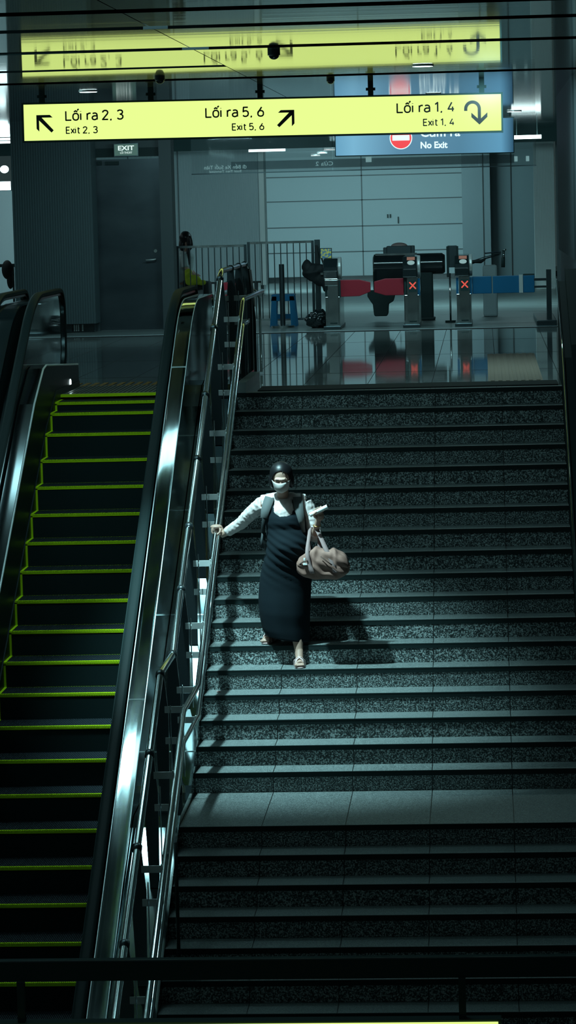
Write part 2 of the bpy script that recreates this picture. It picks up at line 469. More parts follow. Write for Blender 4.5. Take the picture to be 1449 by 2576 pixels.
# left balustrade: glass panel between handrail and stepped steel housing
XA = -4.30
handrail(EA, XA)
gp = offset_path(rail_path(), .05)[:-1]
obj('glass_panel', MB().prism([(17,-7.2)] + gp + [(31.0,.12),(29.3,.1),(28.6,-.3)], XA-.012, XA+.012, 'x'), 'glass_panel', EA)
hs = [(17,-6.55),(27.9,.02),(28.55,.31),(28.75,.335),(31.0,.225),(31.04,.2),(31.0,-.25),(29.3,-.4),(17,-7.6)]
obj('inner_housing', MB().prism(hs, XA+.02, -4.13, 'x'), 'esc_inner', EA, bevel=.01)
obj('inner_deck', MB().sheet([(XA+.03,y,z+.006) for y,z in hs[:5]], [(-4.145,y,z+.006) for y,z in hs[:5]], .004), 'deck_metal', EA)
obj('housing_trim', MB().tube([(-4.135,y,z) for y,z in hs[:5]], .010, 8), 'seam_light', EA, smooth=True)
obj('outer_housing', MB().prism([(y,z+.03) for y,z in hs], XA-.12, XA-.02, 'x'), 'esc_skirt', EA, bevel=.01)
obj('status_lamp', MB().ell((-4.126,30.35,.075),(.006,.045,.038)), 'lamp_white', EA, smooth=True)
# second escalator at the far left
EB = thing('escalator', 'second escalator at the left edge with black balustrade, beyond the yellow-edged one', 'escalator', (-5.2,29.6,0))
XB = -4.64
handrail(EB, XB-.02)
cpb = rail_path(top=.9, knee=28.98, y_end=31.1, rn=.22)[:-2]
obj('balustrade_cap', sweep_rect(cpb, XB+.03, XB+.20, .02, .004), 'black_gloss', EB, auto=True)
obj('side_wall', MB().prism([(17,-7.4)] + [(y,z-.02) for y,z in cpb] + [(31.05,.02),(29.5,-.3)], XB-.05, XB+.19, 'x'), 'esc_black', EB)
obj('step_band', MB().prism([(17,-7.3),(28.3,-.33),(29.2,-.03),(31,.0),(31,-.3),(17,-8)], -5.75, XB-.1, 'x'), 'esc_black', EB)
handrail(EB, -5.85)

# ------------------------------------------------------------------ stair railing
def pitch(y):
    if y > D0: return 0.
    yb, yf = D0-17*T, D0-17*T-LAND
    if y > yb-.03: return -(D0-y)*R/T
    if y > yf-.03: return -17*R
    return -17*R - (yf-y)*R/T
rl = thing('stair_railing', 'polished steel double tube railing between stairs and escalator', 'railing', (-2.5,29,0))
def rpath(h, x, ytop, ztop, yend=18.):
    yb, yf = 24.07, 23.03
    za = ztop
    pts = [(x,ytop,ztop),(x,29.55,ztop),(x,29.38,ztop-.05)]
    zb = -17*R + h
    pts += [(x,29.3,ztop-.11)]
    y0, z0 = 29.3, ztop-.11
    for i in range(1,9): t=i/8; pts.append((x, y0+(yb-y0)*t, z0+(zb-z0)*t))
    pts += [(x,yb-.06,zb-.012),(x,yf+.05,zb-.015),(x,yf-.02,zb-.04)]
    pts += [(x,yend, zb-.04-(yf-.02-yend)*R/T)]
    return pts
LP_ = rpath(.99, -2.52, 32.5, 1.165)
obj('top_tube', MB().tube(LP_, .027, 14), 'tube_steel', rl, auto=True)
RP1 = [(-2.33,32.3,.885),(-2.33,29.72,.885),(-2.33,29.6,.85)] + [(-2.33, 29.6+(24.06-29.6)*i/6, .85+(-2.0-.85)*i/6) for i in range(1,7)] + [(-2.33,22.84,-2.0),(-2.33,18.,-2.0-4.84*.517)]
obj('side_tube', MB().tube(RP1, .023, 14), 'tube_steel', rl, auto=True)
RP2 = [(x-.005,y,z-.24) for x,y,z in RP1]
RP2[0] = (-2.335,30.2,.645)
obj('side_tube', MB().tube(RP2, .018, 12), 'tube_steel', rl, auto=True)
obj('end_tube', MB().tube([(-2.52,32.5,1.165),(-2.5,32.62,1.12),(-2.47,32.7,.9),(-2.47,32.7,.05)], .022, 12), 'tube_steel', rl, smooth=True)
obj('end_hoop', MB().tube([(-2.62,32.6,.86),(-2.5,32.6,.91),(-2.42,32.6,.88),(-2.385,32.6,.8),(-2.385,32.6,.02)], .014, 10), 'tube_steel', rl, smooth=True)
pys = [32.4,31.6,30.6,29.35,28.55,27.5,26.56,25.64,24.83,24.0,23.06,22.18,21.23,20.33,19.4]
def lz(y):
    P_ = sorted((p[1],p[2]) for p in LP_)
    for (a,za),(b,zb) in zip(P_,P_[1:]):
        if a <= y <= b: return za+(zb-za)*(y-a)/(b-a)
    return 1.16
def rz(y):
    P_ = sorted((p[1],p[2]) for p in RP1)
    for (a,za),(b,zb) in zip(P_,P_[1:]):
        if a <= y <= b: return za+(zb-za)*(y-a)/(b-a)
    return .88
def dz(y):
    P_ = sorted(dpts)
    for (a,za),(b,zb) in zip(P_,P_[1:]):
        if a <= y <= b: return za+(zb-za)*(y-a)/(b-a)
    return 0.
for y in pys:
    zt = lz(y); zb = dz(y) if y < 31.6 else 0
    po = obj('post', MB().prism([(-2.49,zt-.02),(-2.55,zt-.02),(-2.575,zt-.3),(-2.545,zb),(-2.475,zb),(-2.465,zt-.3)], y-.012, y+.012, 'y'), 'dark_steel', rl)
    obj('collar', MB().tube([(-2.52,y-.02,zt-.011*(y<29.4)),(-2.52,y+.02,zt+.011*(y<29.4))], .036, 14), 'dark_steel', po, smooth=True)
    if y < 31:
        for dy,hh in ((.0,0),(-.0,-.24)):
            z = rz(y)+hh
            obj('arm', MB().box(-2.49,-2.352, y-.05,y-.044, z-.04,z+.012).box(-2.352,-2.34,y-.05,y-.03,z-.02,z+.02), 'bracket', po, bevel=.002)
    # slim rods beside each post
    obj('rod', MB().tube([(-2.44,y-.1,zb+.02),(-2.44,y-.1,zt-.22)], .005, 6), 'tube_steel', po)
obj('infill_panel', MB().prism([(29.5,.12),(29.5,1.05),(32.3,1.05),(32.3,.0),(31.6,.0),(31.6,.12)], -2.53, -2.515, 'x'), 'glass_panel', rl)
obj('end_plate', MB().prism([(-2.53,1.12),(-2.47,1.12),(-2.42,.6),(-2.42,.0),(-2.53,0)], 32.45, 32.48, 'y'), 'black', rl)
obj('notice', MB().prism([(-2.475,1.11),(-2.45,1.11),(-2.415,.72),(-2.43,.72)], 32.42, 32.44, 'y'), 'mask', rl)
struct('kerb', MB().box(-2.384,-2.3,29.34,31.2,0,.10), 'floor_stone_far')

# ------------------------------------------------------------------ ceilings
CZ = 3.07
slots = [(14.,14.4),(17.4,17.8),(19.95,20.35),(21.9,22.3),(24.95,25.4)]
SL3 = (28.25,28.65)
edges = [10]
cb = MB(); y = 10
for a,b in slots + [(31.0,31.5)]:
    if y < SL3[0] < a:
        cb.box(-9,-2.345,y,SL3[0],CZ,CZ+.05); cb.box(-9,-5.2,SL3[0],SL3[1],CZ,CZ+.05); cb.box(-9,-2.345,SL3[1],a,CZ,CZ+.05)
    else: cb.box(-9,-2.345,y,a,CZ,CZ+.05)
    cb.box(-2.335,.985,y,a,CZ,CZ+.05); y = b
ceil = struct('ceiling', cb, 'ceiling_metal')
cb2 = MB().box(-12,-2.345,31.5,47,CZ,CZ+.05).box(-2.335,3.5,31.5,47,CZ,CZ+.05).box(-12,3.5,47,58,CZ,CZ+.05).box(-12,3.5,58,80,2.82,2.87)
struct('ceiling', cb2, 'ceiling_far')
struct('beam', MB().box(-12,3.5,57.9,58.05,2.82,CZ), 'slot_black')
bk = MB()
for a,b in slots + [(31.0,31.5)]: bk.box(-9,.985,a-.02,b+.02,CZ+.3,CZ+.32).box(-9,.985,b-.012,b,CZ,CZ+.3).box(-9,.985,a-.01,a,CZ+.05,CZ+.3)
bk.box(-5.2,-2.345,SL3[0],SL3[1],CZ+.12,CZ+.14).box(-5.2,-2.345,SL3[1]-.012,SL3[1],CZ,CZ+.12)
struct('trim_6', bk, 'slot_liner')
struct('added_reflector', MB().box(-2.42,-2.24,22.28,22.288,CZ+.0,CZ+.06).box(-2.44,-2.22,25.38,25.388,CZ,CZ+.06), 'dark_steel')  # steel strips added in the slots as reflectors, for a glow at the joint
def slot_light(x0,x1,y0,y1,z=CZ+.12,label='',es=None):
    o = tag(obj('recessed_light', MB().box(x0,x1,y0,y1,z,z+.03), 'lamp_slot'), label, 'ceiling light', 'recessed slot lights'); return o
slot_light(-5.,-1.9, 24.98,25.37, label='recessed linear light inside the ceiling slot nearer the sign')
slot_light(-5.,-1.9, 21.93,22.27, label='recessed linear light inside the ceiling slot further from the sign')
slot_light(-5.1,-2.40, 28.27,28.63, z=CZ+.03, label='short recessed light in the ceiling above the escalator head')
tag(obj('strip_light', MB().box(-6.55,-6.48,15,37,3.02,3.05), 'fill_strip'), 'unseen long strip light added left of the frame for highlights on the tubes', 'ceiling light')  # added out of view so the railing tubes catch long highlights
# round downlights flush in the ceilings
def downlight(x,y,z,rad,label):
    t = thing('downlight', label, 'ceiling light', (x,y,z), 'round ceiling downlights')
    obj('ring', MB().tube([(x,y,z-.012),(x,y,z+.01)], rad*1.12, 24), 'bracket', t)
    obj('lens', MB().tube([(x,y,z-.014),(x,y,z-.008)], rad, 24), 'lamp_white', t)
downlight(-4.27,33.6,CZ,.095,'round white downlight above the left end of the yellow sign')
downlight(-.546,29.5,CZ,.095,'round white downlight glowing in the green ceiling reflection')
downlight(-.572,37.55,CZ,.085,'round downlight just above the yellow sign over the last hanger pair')
downlight(.487,45.9,CZ,.10,'round downlight above the blue sign right end')
downlight(-5.5,61.5,2.82,.11,'small round downlight high over the fenced area')
downlight(-3.6,67.,2.82,.10,'small distant downlight in the back ceiling, left one of a close trio')
downlight(-3.3,64.,2.82,.10,'small distant downlight in the back ceiling, nearest of a close trio')
downlight(-2.95,60.,2.82,.11,'small distant downlight at the blue sign left edge')
downlight(-.75,66.,2.82,.12,'small distant downlight below the blue sign')
STL = tag(obj('strip_light', MB().box(.52,1.02,53.0,53.25,CZ-.28,CZ-.22), 'lamp_white'), 'bright linear strip light hanging right of the blue sign', 'ceiling light')
tag(obj('strip_light', MB().box(-4.45,-3.75,59.,59.1,2.79,2.82), 'lamp_hall'), 'long thin strip light on the back ceiling under the yellow sign', 'ceiling light')
for x in (.6,.95): obj('stem', MB().box(x-.008,x+.008,53.1,53.12,CZ-.22,CZ), 'black', STL)
# ceiling cameras
def dome(x,y,s,label,r0=.07):
    t = thing('dome_camera', label, 'security camera', (x,y,CZ))
    obj('mount', MB().tube([(x,y,CZ),(x,y,CZ-.05*s)], r0*s, 20), 'black', t, smooth=False)
    obj('dome', MB().ell((x,y,CZ-.05*s),(r0*.85*s,r0*.85*s,r0*.7*s)), 'black_gloss', t, smooth=True)
dome(-1.72,25.9,.75,'small black ceiling camera in the middle of the yellow reflection')
dome(-3.15,30.4,.72,'black dome camera on the ceiling edge over the escalator')
dome(-1.545,32.0,.6,'dome camera with yellow glint at the ceiling edge')

# ------------------------------------------------------------------ the yellow hanging sign
def sign_frame(t, x0,z0,w,h,y,th,ang,mface,rim=.012):
    R_ = Matrix.Rotation(-ang,4,'Y')
    def tr(mb):
        mb.v = [tuple(Vector((x0,0,z0)) + (R_ @ Vector((p[0],p[1],p[2])))) for p in mb.v]; return mb
    obj('housing', tr(MB().box(-rim*1.6,w+rim*1.6,y,y+th,-rim*1.6,h+rim*1.6)), 'slot_black', t)
    obj('face_panel', tr(MB().box(0,w,y-.004,y,0,h)), mface, t)
    return tr
SY = 33.
ys = thing('exit_sign', 'long backlit yellow exit sign with arrows hanging from the ceiling', 'sign', (-2.34,SY,CZ))
SANG = -math.atan((2.90-2.928)/5.108)*-1
SANG = math.atan(-.026/5.108)
W_, H_ = 5.112, .385
SX, SZ = -4.899, 2.535
tr = sign_frame(ys, SX,SZ,W_,H_,SY,.11,SANG,'sign_yellow')
def stext(t, s, u0, v0, w, h, m='sign_ink', y=SY-.006, bold=0., ox=SX, oz=SZ, ang=SANG, mirror=False, caps='L', name='lettering'):
    me = text_mesh(s, w, h, .002, bold, caps)
    xform(me, (u0,y,v0), 0, mirror)
    for v in me.vertices:
        c,s2 = math.cos(ang), math.sin(ang); x,z = v.co.x, v.co.z
        v.co.x = ox + x*c - z*s2; v.co.z = oz + x*s2 + z*c
    return obj(name, local(me, t), m, t)
def E_(cx,cy,rx,ry,a0=0,a1=360,n=22,e=.82):
    o=[]
    for i in range(n+1):
        a=math.radians(a0+(a1-a0)*i/n); c,q=math.cos(a),math.sin(a)
        o.append((cx+rx*math.copysign(abs(c)**e,c), cy+ry*math.copysign(abs(q)**e,q)))
    return o
GL = {
 'L':(.60,[[(0,1),(0,0),(.46,0)]]), 'i':(.25,[[(0,0),(0,.73)],[(0,.92),(0,.97)]]), ' ':(.30,[]),
 'o':(.66,[E_(.235,.365,.235,.365),[(.09,.89),(.235,1.02),(.38,.89)],[(.37,1.06),(.50,1.22)]]),
 'r':(.42,[[(0,0),(0,.73)],[(0,.50),(.05,.64),(.15,.72),(.30,.72)]]),
 'a':(.58,[[(.42,0),(.42,.50),(.38,.66),(.27,.73),(.13,.72),(.05,.66)],[(.42,.42),(.16,.42),(.04,.34),(.0,.21),(.04,.07),(.16,0),(.28,.02),(.42,.13)]]),
 '2':(.66,[[(.01,.76),(.05,.90),(.17,.99),(.30,.99),(.42,.90),(.45,.75),(.40,.60),(.0,.0),(.47,0)]]),
 '3':(.66,[[(.01,.86),(.08,.96),(.20,1),(.34,.98),(.43,.87),(.43,.70),(.34,.58),(.20,.55)],[(.20,.55),(.36,.50),(.46,.36),(.45,.16),(.34,.03),(.20,0),(.07,.04),(.0,.15)]]),
 '5':(.66,[[(.43,1),(.06,1),(.03,.52),(.13,.60),(.28,.62),(.41,.52),(.46,.32),(.41,.1),(.27,0),(.12,.01),(0,.12)]]),
 '6':(.66,[E_(.235,.30,.235,.30),[(.33,1),(.04,.44),(.0,.30)]]),
 '1':(.46,[[(0,.80),(.20,1),(.20,0)]]), '4':(.66,[[(.30,1),(0,.26),(.48,.26)],[(.36,.52),(.36,0)]]),
 ',':(.30,[[(.05,.06),(.05,.0),(.01,-.13)]]),
 'E':(.58,[[(.42,1),(0,1),(0,0),(.42,0)],[(0,.52),(.36,.52)]]), 'x':(.54,[[(0,.73),(.40,0)],[(.40,.73),(0,0)]]),
 't':(.40,[[(.10,.95),(.10,.12),(.15,.02),(.28,0)],[(0,.73),(.28,.73)]])}
def din(t, s, u0, v0, w, h, sw):
    x=0; L=[]
    for ch in s:
        adv,st=GL[ch]; L += [[(x+px,py) for px,py in q] for q in st]; x+=adv
    x1=max(p[0] for q in L for p in q); kx=(w-sw)/x1; mb=MB(); j=0
    for q in L:
        P_=[(u0+sw/2+px*kx, v0+sw/2+py*(h-sw)) for px,py in q]
        for (ax,az),(bx,bz) in zip(P_,P_[1:]):
            d=math.hypot(bx-ax,bz-az) or 1e-6; nx,nz=-(bz-az)/d*sw/2,(bx-ax)/d*sw/2
            mb.prism([(ax+nx,az+nz),(bx+nx,bz+nz),(bx-nx,bz-nz),(ax-nx,az-nz)],SY-.007-j*1e-5,SY-.003,'y'); j+=1
        for (ax,az) in P_[1:-1] if P_[0]!=P_[-1] else P_:
            mb.prism([(ax+sw/2*math.cos(PI*k/5),az+sw/2*math.sin(PI*k/5)) for k in range(10)],SY-.007-j*1e-5,SY-.003,'y'); j+=1
    obj('lettering', tr(mb), 'sign_ink', t)
for a_ in (('Loi ra 2, 3',.447,.202,.630,.112,.0155),('Exit 2, 3',.450,.064,.345,.078,.0115),('Loi ra 5, 6',1.955,.201,.632,.112,.0155),('Exit 5, 6',2.238,.060,.347,.078,.0115),
           ('Loi ra 1, 4',4.000,.206,.620,.112,.0155),('Exit 1, 4',4.280,.064,.335,.078,.0115)): din(ys,*a_)
def arrow(t, cx, cz, w, deg):
    """corner arrow pointing up-left at deg 0"""
    h = w/2; a = .155*w
    out = [(-h,h),(h*.62,h),(h*.95,h-a),(-h+a*2.05,h-a),(h+.02*w,-h+a*.55),(h-a*.72,-h-.05*w),(-h+a,h-a*2.05),(-h+a,-h*.95),(-h,-h*.62)]
    c,s = math.cos(deg), math.sin(deg)
    pts = [(cx+x*c-z*s, cz+x*s+z*c) for x,z in out]
    obj('arrow', tr(MB().prism(pts, SY-.009, SY-.004, 'y')), 'sign_ink', t)
arrow(ys,.226,.181,.18,0); arrow(ys,2.82,.178,.178,-PI/2)
# U-turn arrow
cx,cz,r1,w2 = 4.808,.235,.072,.017
up = []
for i in range(17): a = PI - PI*i/16; up.append((cx+(r1+w2)*math.cos(a), cz+(r1+w2)*math.sin(a)))
lo = []
for i in range(17): a = PI*i/16; lo.append((cx+(r1-w2)*math.cos(a), cz+(r1-w2)*math.sin(a)))
arc = [(cx-(r1+w2),cz-.02)] + up + [(cx+(r1+w2),.10),(cx+(r1-w2),.10)] + lo + [(cx-(r1-w2),cz-.02)]
ax = cx+r1
chev = [(ax,.068),(ax-.085,.148),(ax-.085,.195),(ax,.118),(ax+.085,.195),(ax+.085,.148)]
am = MB().prism(arc,SY-.009,SY-.004,'y').prism(chev,SY-.0095,SY-.004,'y')
obj('arrow', tr(am), 'sign_ink', ys)
for i,uu in enumerate((.196,1.37,2.545,3.728,4.91)):
    x = SX+uu; zt = SZ+H_+.02 + SANG*uu
    hg = obj('hanger', MB().box(x-.028,x+.028, SY+.03,SY+.08, zt-.01,CZ), 'slot_black', ys)
    obj('bolt', MB().box(x-.05,x+.05, SY+.04,SY+.07, zt+.05,zt+.08), 'slot_black', hg)

# blue no-exit sign behind
bs = thing('no_exit_sign', 'backlit blue hanging No Exit sign behind the yellow sign', 'sign', (-.85,46,CZ))
BX,BZ,BA = -2.168,2.481,math.atan(-.014/2.64)
tr2 = sign_frame(bs,BX,BZ,2.638,.505,46.,.12,BA,'sign_blue',.008)
stext(bs,'Cấm ra',1.262,.255,.59,.125,'sign_white',45.994,.02,BX,BZ,BA,caps='C'); stext(bs,'No Exit',1.262,.085,.40,.095,'sign_white',45.994,.03,BX,BZ,BA,caps='N')
def disc(cx,cz,rad,y0,y1): return MB().prism([(cx+rad*math.cos(2*PI*k/40),cz+rad*math.sin(2*PI*k/40)) for k in range(40)],y0,y1,'y')
obj('emblem_ring', tr2(disc(.972,.243,.168,45.992,45.996)), 'sign_white', bs)
obj('emblem_disc', tr2(disc(.972,.243,.155,45.988,45.992)), 'sign_red', bs)
obj('emblem_bar', tr2(MB().box(.845,1.10,45.984,45.988,.205,.285)), 'sign_white', bs)
for uu in (.3,2.3): obj('hanger', MB().box(BX+uu-.02,BX+uu+.02,46.03,46.07,3.0,CZ), 'slot_black', bs)
nn, ll, bb = nodes(M('sign_blue'))   # panel colour along X: palest near the left end, darkest at the right rim
tc = nn.new('ShaderNodeTexCoord'); sx = nn.new('ShaderNodeSeparateXYZ'); ll.new(tc.outputs['Generated'], sx.inputs[0])
rp = nn.new('ShaderNodeValToRGB'); e = rp.color_ramp.elements
e[0].position = 0; e[0].color = (.12,.33,.5,1); e[1].position = 1; e[1].color = (.012,.06,.12,1)
q = e.new(.1); q.color = (.17,.42,.6,1); q = e.new(.35); q.color = (.08,.21,.33,1); q = e.new(.7); q.color = (.065,.19,.30,1); q = e.new(.93); q.color = (.10,.30,.47,1)
ll.new(sx.outputs['X'], rp.inputs[0]); ll.new(rp.outputs[0], bb.inputs['Emission Color'])

# lower beam and sign in front of the lower flight
struct('beam', MB().box(-9,.985,18.5,18.56,-2.957,-2.827), 'slot_black')
struct('trim_7', MB().box(-9,.985,18.497,18.5,-2.836,-2.827), 'dark_steel')
ls = thing('exit_sign', 'yellow sign under the lower beam, only its lit upper edge showing', 'sign', (-1.5,18.5,-3.2))
obj('housing', MB().box(-4.3,.02,18.42,18.52,-3.62,-3.20), 'slot_black', ls)
obj('face_panel', MB().box(-4.28,0.,18.41,18.42,-3.6,-3.213), 'sign_yellow', ls)
for x in (-2.942,-.217): obj('hanger', MB().box(x-.022,x+.022,18.44,18.5,-3.22,-2.95), 'slot_black', ls)

# ------------------------------------------------------------------ lobby walls, pillars, door
PF = [(-6.81,44.4)]
def fluted(x0,x1,y,z0,z1,pitch_,depth):
    mb = MB(); n = int((x1-x0)/pitch_); w = (x1-x0)/n; v=[]; 
    pts = []
    for i in range(n):
        a = x0+i*w; pts += [(a,y),(a+w*.55,y),(a+w*.6,y+depth),(a+w*.95,y+depth)]
    pts += [(x1,y),(x1,y+.5),(x0,y+.5)]
    m_ = len(pts); v = [(p[0],p[1],z0) for p in pts]+[(p[0],p[1],z1) for p in pts]
    fs = [(i,(i+1)%m_,(i+1)%m_+m_,i+m_) for i in range(m_)]
    mb.add(v, fs); return mb
struct('pillar', fluted(-6.80,-5.63,44.4,.13,CZ,.036,.008), 'pillar_cladding')
struct('baseboard_left', MB().box(-6.7,-5.68,44.55,44.9,0,.13).box(-6.2,-6.0,44.5,44.56,.01,.12), 'black_gloss')
gb = MB()
for x in (-5.98,-5.95,-5.92,-5.86): gb.box(x,x+.018,44.53,44.56,.02,.115)
struct('trim_8', gb, 'pillar_light')
struct('wall_left', MB().box(-5.70,-5.645,44.9,45.1,0,CZ).box(-4.70,-4.52,44.85,45.3,0,CZ).box(-5.66,-4.7,44.95,45.1,2.56,CZ), 'dark_frame')
dr = thing('door_1','','',(-5.17,45,0),kind='structure')
obj('door_leaf', MB().box(-5.64,-4.71,45.0,45.05,.005,2.50), 'door_steel', dr)
obj('door_handle', MB().tube([(-4.80,44.99,1.03),(-4.80,44.93,1.03),(-4.83,44.92,1.025),(-4.94,44.92,1.02)], .011, 8), 'bracket', dr, smooth=True)
obj('lock_rosette', MB().tube([(-4.80,45.0,1.15),(-4.80,44.985,1.15)], .025, 14), 'steel', dr)
obj('door_closer', MB().box(-5.50,-5.30,44.95,45.0,2.42,2.47).box(-5.62,-5.55,44.96,45.0,2.42,2.48), 'black', dr)
obj('door_header', MB().box(-5.64,-4.71,44.93,44.95,2.53,2.66), 'black', dr)
ex = thing('exit_sign', 'small green EXIT box sign mounted above the dark door', 'sign', (-5.17,44.8,2.6))
obj('housing', MB().box(-5.35,-4.99,44.82,44.9,2.535,2.725), 'dark_steel', ex)
obj('face_panel', MB().box(-5.34,-5.0,44.81,44.82,2.548,2.712), 'exit_green', ex)
stext(ex,'EXIT',-5.285,2.625,.235,.065,'exit_white',44.808,.02,0,0,0,caps='E'); stext(ex,'LỐI THOÁT',-5.255,2.575,.175,.028,'exit_white',44.808,.0,0,0,0,caps='L')
obj('bracket', MB().box(-5.22,-5.12,44.84,44.9,2.725,2.80), 'black', ex)
# back of the lobby
struct('wall_back', MB().box(-5.02,-.40,70,70.2,.12,2.82), 'wall_panel')
sj = MB()
for z in (2.38,1.83,1.24,.665): sj.box(-4.95,-.45,69.985,70.0,z-.012,z+.012)
sj.box(-2.745,-2.72,69.985,70,.12,2.82)
struct('trim_9', sj, 'dark_frame')
struct('baseboard_back', MB().box(-5.0,3.4,69.9,70.05,0,.12), 'black_gloss')
struct('wall_left', fluted(-8.0,-4.34,60.,.30,2.82,.05,.01), 'wall_panel')
struct('trim_10', MB().box(-4.34,-4.24,59.95,60.6,.22,2.82), 'pillar_light')
struct('baseboard_left', MB().box(-8,-4.3,60.1,60.6,.0,.30), 'black_gloss')
gb = MB()
for k in range(9): gb.box(-5.45+k*.13,-5.40+k*.13,60.06,60.1,.05,.26)
struct('trim_11', gb, 'pillar_light')
struct('trim_12', MB().box(-5.93,-5.91,59.98,60.0,.3,2.82).box(-6.9,-6.88,59.98,60,.3,2.82), 'dark_frame')
struct('wall_back', MB().box(-.44,.16,66,66.4,.1,2.82), 'wall_dim')
struct('wall_back', MB().box(.16,1.2,66.5,66.7,0,2.82), 'pillar_cladding')
struct('trim_13', MB().box(.0,.015,65.98,66,.1,2.82).box(.60,.62,66.48,66.5,0,2.82), 'seam_dark')
struct('pillar', fluted(1.02,1.42,61.5,.16,2.82+.25,.03,.006), 'pillar_light')
struct('baseboard_right', MB().box(1.02,1.42,61.45,61.6,0,.14).box(1.0,1.44,61.43,61.6,.14,.17), 'steel')
struct('wall_right', MB().box(1.42,3.4,60,60.2,0,CZ), 'dark_frame')
# far left hall glimpse
struct('wall_left', MB().box(-9.5,-7.15,56,56.2,0,2.3), 'wall_panel')
hl = MB()
hz = thing('hall_sign', 'white lit box sign at the far left edge beyond the pillar', 'sign', (-7.9,50,2.2))
obj('housing', MB().box(-8.6,-7.66,50,50.1,2.115,2.275), 'dark_steel', hz)
obj('face_panel', MB().box(-8.58,-7.675,49.99,50.0,2.125,2.265), 'lamp_hall', hz)
obj('hanger', MB().box(-7.97,-7.93,50.02,50.06,2.275,3.07), 'steel', hz)
for i,(y,z) in enumerate(((47.0,2.98),(49.2,2.98),(51.6,2.98),(54.,2.98))):
    tag(obj('hall_light', MB().box(-9.3,-7.3,y,y+.5,z,z+.03), 'lamp_hall'), ('bright ceiling strip left of the pillar, topmost of four','bright ceiling strip left of the pillar, second from the top','bright ceiling strip left of the pillar, third from the top','bright ceiling strip left of the pillar, lowest of four')[i], 'ceiling light', 'hall ceiling strips')
tag(obj('hall_lamp', MB().ell((-8.08,52,2.49),(.075,.06,.065)), 'lamp_hall', smooth=True), 'round glowing lamp at the left edge above the white box sign', 'lamp')
bf = thing('barrier', 'dark barrier rail at the far left edge with a coat over it', 'barrier', (-7.4,47.5,0))
for x in (-7.6,-7.3,-7.0): obj('post', MB().box(x-.015,x+.015,47.5,47.53,0,.95), 'dark_steel', bf)
obj('rail', MB().box(-7.8,-6.9,47.49,47.54,.92,.97), 'dark_steel', bf)
tag(obj('coat', MB().ell((-7.38,47.45,.88),(.09,.06,.15)).ell((-7.34,47.45,.72),(.055,.05,.14)), 'strap_dark', smooth=True), 'dark coat hung over the far left barrier', 'coat')

# smoked glass screen hanging in front of the gates
gs = thing('glass_screen', 'hanging smoked glass screen showing reflected destination lettering', 'glass screen', (-1.8,48,2.6))
for a,b in ((-4.52,-2.32),(-2.31,-.05),(-.04,.84)):
    obj('glass_pane', MB().box(a,b,48,48.01,2.29,3.05), 'smoke_glass', gs)
obj('blue_band', MB().box(-3.9,.5,48.012,48.016,2.33,2.46), 'glass_band', gs)
obj('bottom_rail', MB().box(-4.52,.84,47.99,48.02,2.275,2.29), 'dark_steel', gs)
stext(gs,'đi Bến Xe Suối Tiên',-3.66,2.352,.66,.055,'glass_reflection',47.99,.0,0,0,0,mirror=True,caps='B')  # sign reflections in the glass, modelled as glowing mirrored letters
stext(gs,'Suoi Tien Terminal',-3.74,2.298,.50,.036,'glass_reflection',47.99,.0,0,0,0,mirror=True,caps='S')
stext(gs,'Cửa 2',-2.31,2.365,.27,.062,'glass_reflection',47.99,.0,0,0,0,mirror=True,caps='C')
obj('pictogram', MB().box(-1.80,-1.71,47.985,47.99,2.40,2.48), 'glass_reflection', gs)
obj('pictogram', MB().box(.50,.55,47.985,47.99,2.35,2.43), 'glass_reflection', gs)
obj('pictogram', MB().box(.68,.73,47.985,47.99,2.35,2.43), 'glass_reflection', gs)
# wall fixtures above the gates
for x,z,l in ((-2.17,1.46,'small dark square fixture pair high on the back wall'),(-1.93,1.40,'small dark upright fixture on the back wall')):
    if z > 1.45: mb_ = MB().box(x,x+.03,69.93,70,z-.05,z+.03).box(x+.06,x+.09,69.93,70,z-.05,z+.03)
    else: mb_ = MB().box(x,x+.025,69.93,70,z-.12,z+.03)
    tag(obj('wall_fixture', mb_, 'black'), l, 'fixture')

# ------------------------------------------------------------------ fence, bollard, stool, bags
def fence(x0,x1,y,z1,n,label,extra=None):
    t = thing('metal_fence', label, 'fence', ((x0+x1)/2,y,0), 'grey fence panels behind the escalator head')
    obj('top_rail', MB().box(x0,x1,y,y+.04,z1-.035,z1), 'steel', t); obj('bottom_rail', MB().box(x0,x1,y,y+.04,.05,.085), 'steel', t)
    for x in (x0,x1): obj('post', MB().box(x-.02,x+.02,y-.005,y+.045,0,z1), 'dark_steel', t)
    for i in range(1,n+1):
        x = x0+(x1-x0)*i/(n+1); obj('baluster', MB().tube([(x,y+.02,.07),(x,y+.02,z1-.02)], .0075, 6), 'dark_steel', t)
fence(-4.58,-3.56,46.,1.20,10,'left panel of the barred grey metal fence')
fence(-3.51,-2.55,46.,1.235,9,'right panel of the barred grey metal fence, nearer the gates')
tag(obj('square_post', MB().box(-2.50,-2.42,45.6,45.68,0,1.25), 'dark_steel', bevel=.004), 'thick grey square post at the right end of the fence', 'post')
bo = thing('bollard', 'slim dark metal bollard on a round chrome base before the blue stool', 'bollard', (-2.93,44.6,0))
obj('column', MB().tube([(-2.93,44.6,.03),(-2.93,44.6,.92)], .038, 18), 'dark_steel', bo, auto=True)
obj('base', MB().tube([(-2.93,44.6,0),(-2.93,44.6,.03),(-2.93,44.6,.045)], [.17,.17,.06], 28), 'steel', bo, auto=True)
so = thing('plastic_stool', 'blue plastic stool standing behind the dark bollard', 'stool', (-2.95,45.2,0))
obj('seat', MB().prism([(-3.12,45.05),(-2.78,45.05),(-2.78,45.39),(-3.12,45.39)],.44,.47,'z').prism([(-3.13,.37),(-2.77,.37),(-2.785,.45),(-3.115,.45)],45.05,45.07,'y'), 'blue_plastic', so, bevel=.008)
